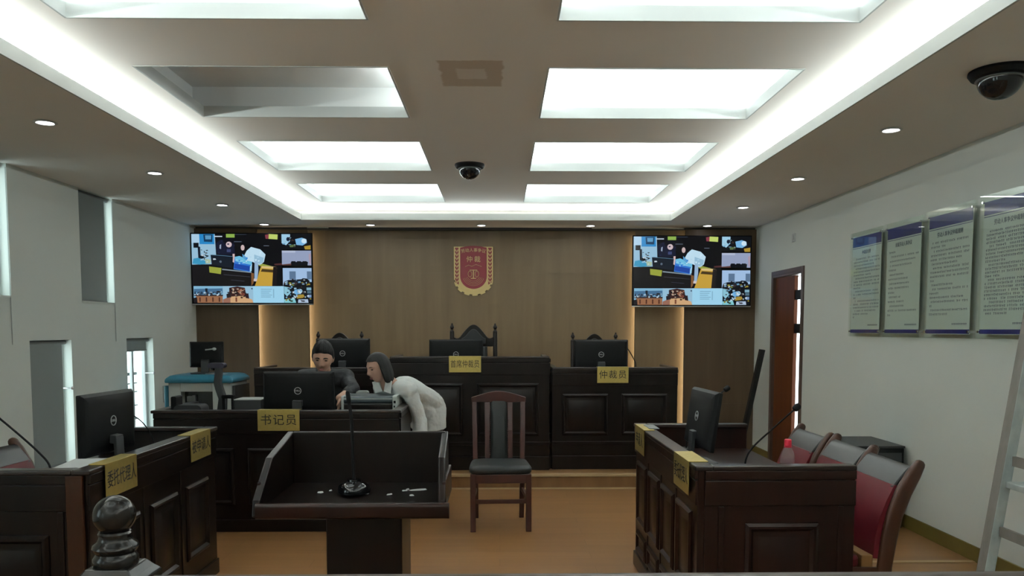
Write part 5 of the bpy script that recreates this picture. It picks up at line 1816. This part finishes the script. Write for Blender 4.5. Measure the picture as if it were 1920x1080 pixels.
def add_hand(mb, wrist, direction, palm_n, side, curl=25, length=0.17):
    """palm + four unequal bent fingers + thumb from the side of the palm"""
    d = V(direction).normalized()
    pn = V(palm_n)
    pn = (pn - d * pn.dot(d)).normalized()          # towards which the fingers curl
    w = d.cross(pn) * side                          # thumb side
    wr = V(wrist)
    L = length
    mb.limb(wr - d * 0.01, wr + d * L * 0.42, 0.026, 0.036, 0.42, w, 14)
    base = wr + d * L * 0.46
    for k, (off, ln_) in enumerate(((0.026, 0.40), (0.009, 0.45), (-0.009, 0.42), (-0.025, 0.33))):
        p = base + w * off
        ang = 0.0
        for seg, fr_ in enumerate((0.46, 0.31, 0.23)):
            ang += R(curl * (0.7, 1.0, 0.8)[seg] + 3 * k)
            q = p + (d * math.cos(ang) + pn * math.sin(ang)) * (L * ln_ * fr_)
            mb.limb(p, q, 0.0088 - 0.0008 * seg, 0.0082 - 0.0009 * seg, 1.0, w, 10)
            p = q
    p = wr + d * L * 0.12 + w * 0.026
    for dd, ln_ in (((d * 0.65 + w * 0.75 + pn * 0.25), 0.22), ((d * 0.9 + w * 0.25 + pn * 0.40), 0.18)):
        q = p + V(dd).normalized() * L * ln_
        mb.limb(p, q, 0.0115, 0.0095, 1.0, pn, 10)
        p = q


def fuse(mb, name, mat, parent, voxel, it=4, fac=0.5, M=None):
    o = mb.build(name, mat, parent, smooth=180, M=M)
    r = o.modifiers.new('fuse', 'REMESH')
    r.mode = 'VOXEL'
    r.voxel_size = voxel
    r.use_smooth_shade = True
    s = o.modifiers.new('soften', 'SMOOTH')
    s.factor = fac
    s.iterations = it
    return o


def noise_fold(o, scale, strength):
    t_ = bpy.data.textures.new('cloth_folds', 'CLOUDS')
    t_.noise_scale = scale
    t_.noise_depth = 3
    d = o.modifiers.new('folds', 'DISPLACE')
    d.texture = t_
    d.texture_coords = 'LOCAL'
    d.strength = strength
    d.mid_level = 0.5


# ---- seated man in black, head bowed behind the large monitor
mr = thing('person', 'person in a black jacket seated behind the large monitor, looking down', 'person', (-1.50, 6.95, 0))
o_ = V((-1.50, 6.95, 0))
lo = lambda x, y, z: V((x, y, z)) - o_
HM = Matrix.Translation(lo(-1.484, 6.735, 1.253)) @ basis((0.10, -1, -0.30), (0.05, 0, 1)).to_4x4() @ Matrix.Scale(1.10, 4)
mbm = MB()
add_head(mbm, HM)
neck0, neck1 = lo(-1.495, 6.86, 1.09), lo(-1.487, 6.775, 1.20)
mbm.limb(neck0, neck1, 0.056, 0.052, 0.95)
ch, pel = lo(-1.50, 6.92, 0.98), lo(-1.51, 7.03, 0.545)
mbm.limb(pel, ch, 0.15, 0.155, 0.66)
mbm.limb(lo(-1.66, 6.885, 1.065), lo(-1.335, 6.865, 1.065), 0.065, 0.065, 1.0, (0, 0, 1))
arms = {'r': (lo(-1.685, 6.885, 1.065), lo(-1.78, 6.70, 0.87), lo(-1.62, 6.51, 0.832)), 'l': (lo(-1.315, 6.865, 1.065), lo(-1.225, 6.70, 0.990), lo(-1.305, 6.50, 0.935))}
for k, (a, b, c) in arms.items():
    mbm.limb(a, b, 0.048, 0.040)
    mbm.limb(b, c, 0.040, 0.028)
add_hand(mbm, arms['r'][2], (0.3, -1, -0.15), (0, -0.2, -1), 1, 22)
add_hand(mbm, arms['l'][2], (0.0, -0.25, -0.95), (-0.9, -0.3, 0.1), -1, 14)
for s, kx in ((-1, -1.62), (1, -1.39)):
    hip, kn, an = lo(-1.51 + s * 0.09, 7.0, 0.53), lo(kx, 6.74, 0.50), lo(kx - 0.01 * s, 6.80, 0.09)
    mbm.limb(hip, kn, 0.080, 0.058)
    mbm.limb(kn, an, 0.055, 0.038)
    mbm.limb(an + V((0, 0.02, -0.05)), an + V((0, -0.14, -0.06)), 0.034, 0.030, 0.8)
mbody = fuse(mbm, 'body', M_skin_m, mr, 0.0042, 3)
face_parts(mr, HM, 'm')
# short hair: cap over the upper skull
hr = MB(HM)
rings = []
n = 64
for j in range(26):
    t_ = j / 25
    ring = []
    for i in range(n):
        b = 2 * math.pi * i / n
        front = max(0.0, -math.sin(b))
        lowest = 1.62 - (0.60 + 0.015 * math.sin(7 * b + 1)) * front ** 0.55 + 0.28 * max(0.0, math.sin(b)) + 0.10 * math.cos(4 * b) * (front < 0.2)
        a = max(0.02, t_ * lowest)
        fluff = 0.015 * (1 - 0.70 * t_ ** 4) + math.sin(a) * (0.0022 * math.sin(9 * b + 3 * t_) * math.sin(7 * a) + 0.0018 * math.sin(23 * b))
        r_ = 1 + fluff / 0.085
        ring.append((0.0755 * math.sin(a) * math.cos(b) * r_, 0.097 * math.sin(a) * math.sin(b) * r_ + 0.003, 0.119 * math.cos(a) * r_))
    rings.append(ring)
inner = [[(p[0] * 0.86, p[1] * 0.86, p[2] * 0.86) for p in r_] for r_ in reversed(rings)]
hr.sections(rings + inner, cap=True)
hr.build('hair', M_hair, mr, smooth=60)
jk = MB()
jk.limb(lo(-1.51, 7.02, 0.56), ch, 0.175, 0.180, 0.68)
jk.limb(ch, lo(-1.497, 6.885, 1.07), 0.175, 0.125, 0.70)
jk.limb(lo(-1.672, 6.885, 1.075), lo(-1.323, 6.865, 1.075), 0.079, 0.079, 1.0, (0, 0, 1))
for k, (a, b, c) in arms.items():
    jk.limb(a, b, 0.066, 0.056)
    jk.limb(b, b.lerp(c, 0.80 if k == 'r' else 0.45), 0.056, 0.044)
jo = fuse(jk, 'jacket', M_jacket, mr, 0.008, 5)
noise_fold(jo, 0.09, 0.018)
cl = MB()
ring_pts = []
for zz, rr, dy in ((0.0, 0.074, 0.0), (0.02, 0.073, -0.006), (0.042, 0.068, -0.016), (0.042, 0.062, -0.016), (0.0, 0.064, 0.0)):
    ring_pts.append([neck0 + V((rr * math.cos(2 * math.pi * i / 28), rr * 0.95 * math.sin(2 * math.pi * i / 28) + dy, 0.018 + zz + 0.022 * math.sin(2 * math.pi * i / 28))) for i in range(28)])
cl.sections(ring_pts, cap=False)
cl.build('collar', M_jacket, mr, smooth=50)
tm = MB()
for s, kx in ((-1, -1.62), (1, -1.39)):
    hip, kn, an = lo(-1.51 + s * 0.09, 7.0, 0.53), lo(kx, 6.74, 0.50), lo(kx - 0.01 * s, 6.80, 0.11)
    tm.limb(hip, kn, 0.093, 0.070)
    tm.limb(kn, an, 0.067, 0.054)
tm.limb(lo(-1.60, 7.01, 0.55), lo(-1.42, 7.01, 0.55), 0.10, 0.10, 1.0, (0, 0, 1))
fuse(tm, 'trousers', M_trouser, mr, 0.010, 4)
for s, kx in ((-1, -1.62), (1, -1.39)):
    an = lo(kx - 0.01 * s, 6.80, 0.09)
    sh = MB()
    sh.limb(an + V((0, 0.025, -0.052)), an + V((0, -0.15, -0.058)), 0.042, 0.038, 0.78)
    sh.build('shoe', M_black, mr, smooth=60)

# ---- woman in a white blouse leaning over from the right end of the desk
wo_ = V((-0.60, 6.74, 0))
wm = thing('person', 'person in a long white blouse with black bobbed hair, bending over the desk end', 'person', tuple(wo_))
lw = lambda x, y, z: V((x, y, z)) - wo_
HW = Matrix.Translation(lw(-0.965, 6.335, 1.185)) @ basis((-0.70, -0.71, -0.20), (-0.13, -0.06, 1)).to_4x4() @ Matrix.Scale(0.97, 4)
mw = MB()
add_head(mw, HW)
nb0, nb1 = lw(-0.845, 6.405, 1.045), lw(-0.925, 6.355, 1.130)
mw.limb(nb0, nb1, 0.047, 0.045)
chw, plw = lw(-0.765, 6.50, 1.015), lw(-0.608, 6.785, 0.865)
spine_side = (0.8, -0.6, 0)
mw.limb(plw, chw, 0.120, 0.110, 0.68, spine_side)
mw.limb(chw, nb0, 0.100, 0.050, 0.62, spine_side)
mw.limb(nb1, lw(-0.905, 6.375, 1.025), 0.043, 0.036)
shl, shr = lw(-0.715, 6.325, 1.010), lw(-0.965, 6.505, 1.025)
mw.limb(shl, shr, 0.050, 0.050, 1.0, (0, 0, 1))
armw = {'l': (shl, lw(-0.638, 6.375, 0.765), lw(-0.630, 6.315, 0.545)), 'r': (shr, lw(-0.985, 6.625, 0.870), lw(-0.985, 6.575, 0.815))}
for k, (a, b, c) in armw.items():
    mw.limb(a, b, 0.040, 0.033)
    mw.limb(b, c, 0.033, 0.024)
add_hand(mw, armw['l'][2], (0.0, -0.15, -1), (-0.9, -0.3, 0), -1, 20, 0.155)
add_hand(mw, armw['r'][2], (0.80, -0.15, -0.10), (0, 0, -1), 1, 10, 0.155)
legs = []
for s in (-1, 1):
    hip = plw + V(spine_side) * 0.066 * s + V((0, 0, -0.02))
    kn = V((hip.x + 0.005, hip.y - 0.01, 0.455))
    an = V((hip.x + 0.01, hip.y + 0.02, 0.075))
    legs.append((hip, kn, an))
    mw.limb(hip, kn, 0.078, 0.052)
    mw.limb(kn, an, 0.050, 0.034)
    f_ = V((-0.6, -0.8, 0))
    mw.limb(an + V((0, 0, -0.045)) - f_ * 0.02, an + V((0, 0, -0.05)) + f_ * 0.12, 0.030, 0.027, 0.8)
wbody = fuse(mw, 'body', M_skin_f, wm, 0.0042, 3)
face_parts(wm, HW, 'f')
# bobbed hair: a shell over the skull that hangs to the jaw and leaves the face free
hb = MB(HW)
n = 72
rings = []
ND = 30
for j in range(ND):
    t_ = j / (ND - 1)
    ring = []
    for i in range(n):
        b = 2 * math.pi * i / n
        front = max(0.0, -math.sin(b))
        # face window: hair stops at the hairline in front, runs to the jaw at the sides and the nape behind
        open_ = 1.0 / (1.0 + math.exp(-(front - 0.34) * 18))
        zlow = -0.128 * (1 - open_) + 0.072 * open_
        if t_ < 0.45:
            a = max(0.02, (t_ / 0.45) * math.pi / 2)
            x, y, z = 0.092 * math.sin(a) * math.cos(b), 0.112 * math.sin(a) * math.sin(b) + 0.008, 0.131 * math.cos(a)
            if open_ > 0.02:
                z2 = max(z, zlow + (z - zlow) * 0.0) if z < zlow else z
                if z < zlow:
                    k_ = math.sqrt(max(0.0, 1 - (zlow / 0.131) ** 2))
                    x, y, z = 0.092 * k_ * math.cos(b), 0.112 * k_ * math.sin(b) + 0.008, zlow
        else:
            k_ = (t_ - 0.45) / 0.55
            if zlow > 0:
                q = math.sqrt(max(0.0, 1 - (zlow / 0.131) ** 2))
                x, y, z = 0.092 * q * math.cos(b), 0.112 * q * math.sin(b) + 0.008, zlow
            else:
                flare = 1 + 0.10 * math.sin(k_ * math.pi * 0.75) - 0.10 * k_ * k_
                x, y, z = 0.092 * math.cos(b) * flare, 0.112 * math.sin(b) * flare + 0.008, zlow * k_
        w_ = 1 + 0.018 * math.sin(17 * b) * t_ + 0.010 * math.sin(31 * b + 2)
        ring.append((x * w_, y * w_, z))
    rings.append(ring)
inner = [[(p[0] * 0.84, p[1] * 0.86 + 0.001, p[2] * 0.90 if p[2] > 0 else p[2] + 0.004) for p in r_] for r_ in reversed(rings)]
hb.sections(rings + inner, cap=True)
hb.build('hair', M_hair, wm, smooth=70)
bl = MB()
hemz = 0.640
bl.limb(plw + V((0, 0, 0.0)), chw, 0.158, 0.142, 0.70, spine_side)
bl.limb(chw, nb0 + V((0.02, 0.02, -0.015)), 0.142, 0.085, 0.68, spine_side)
bl.limb(lw(-0.735, 6.56, 0.95), lw(-0.625, 6.735, 0.78), 0.105, 0.125, 0.85, spine_side)
bl.limb(shl, shr, 0.068, 0.068, 1.0, (0, 0, 1))
# skirt of the blouse hanging from the hips, open below
sk = []
for z, r1, r2, dx in ((0.90, 0.130, 0.12, 0.0), (0.84, 0.156, 0.142, 0.0), (0.76, 0.160, 0.145, 0.0), (0.70, 0.158, 0.143, 0.0), (hemz, 0.156, 0.141, 0.0)):
    c = V((plw.x + dx, plw.y, z))
    ring = []
    for i in range(40):
        q = 2 * math.pi * i / 40
        rip = 1 + 0.035 * math.sin(7 * q + 1.0) * max(0, (0.86 - z) / 0.22)
        p = c + V(spine_side) * r1 * math.cos(q) * rip + V((0.6, 0.8, 0)) * r2 * math.sin(q) * rip
        if z == hemz:
            p.z += 0.012 * math.sin(2 * q + 0.6)
        ring.append(p)
    sk.append(ring)
bl.sections(sk)
for k, (a, b, c) in armw.items():
    bl.limb(a, b, 0.060, 0.055)
    if k == 'l':
        bl.limb(b, b.lerp(c, 0.62), 0.055, 0.064, 0.9, (1, 0, 0), ends=(True, False))
    else:
        bl.limb(b, b.lerp(c, 0.7), 0.055, 0.046)
blo = fuse(bl, 'blouse', M_blouse, wm, 0.0065, 9)
noise_fold(blo, 0.070, 0.016)
# open collar: two pointed lapels beside the bare throat
for pts in ([(-1.010, 6.325, 1.075), (-0.965, 6.330, 1.085), (-0.930, 6.335, 1.000), (-0.985, 6.330, 0.985)],
            [(-0.900, 6.318, 1.090), (-0.850, 6.325, 1.085), (-0.860, 6.300, 0.985), (-0.918, 6.318, 1.000)]):
    c_ = MB()
    q = [lw(*p) for p in pts]
    nrm = (q[1] - q[0]).cross(q[3] - q[0]).normalized() * 0.008
    c_.sections([[p - nrm for p in q], [p + nrm for p in q]])
    c_.build('collar', M_blouse, wm, smooth=0, bevel=0.004)
tw = MB()
for hip, kn, an in legs:
    tw.limb(hip, kn, 0.080, 0.064)
    tw.limb(kn, an + V((0, 0, 0.02)), 0.062, 0.050)
fuse(tw, 'trousers', M_trouser, wm, 0.010, 4)
for hip, kn, an in legs:
    sh = MB()
    f_ = V((-0.6, -0.8, 0))
    sh.limb(an + V((0, 0, -0.040)) - f_ * 0.025, an + V((0, 0, -0.045)) + f_ * 0.13, 0.038, 0.033, 0.78, V(spine_side))
    sh.build('shoe', M_black, wm, smooth=60)
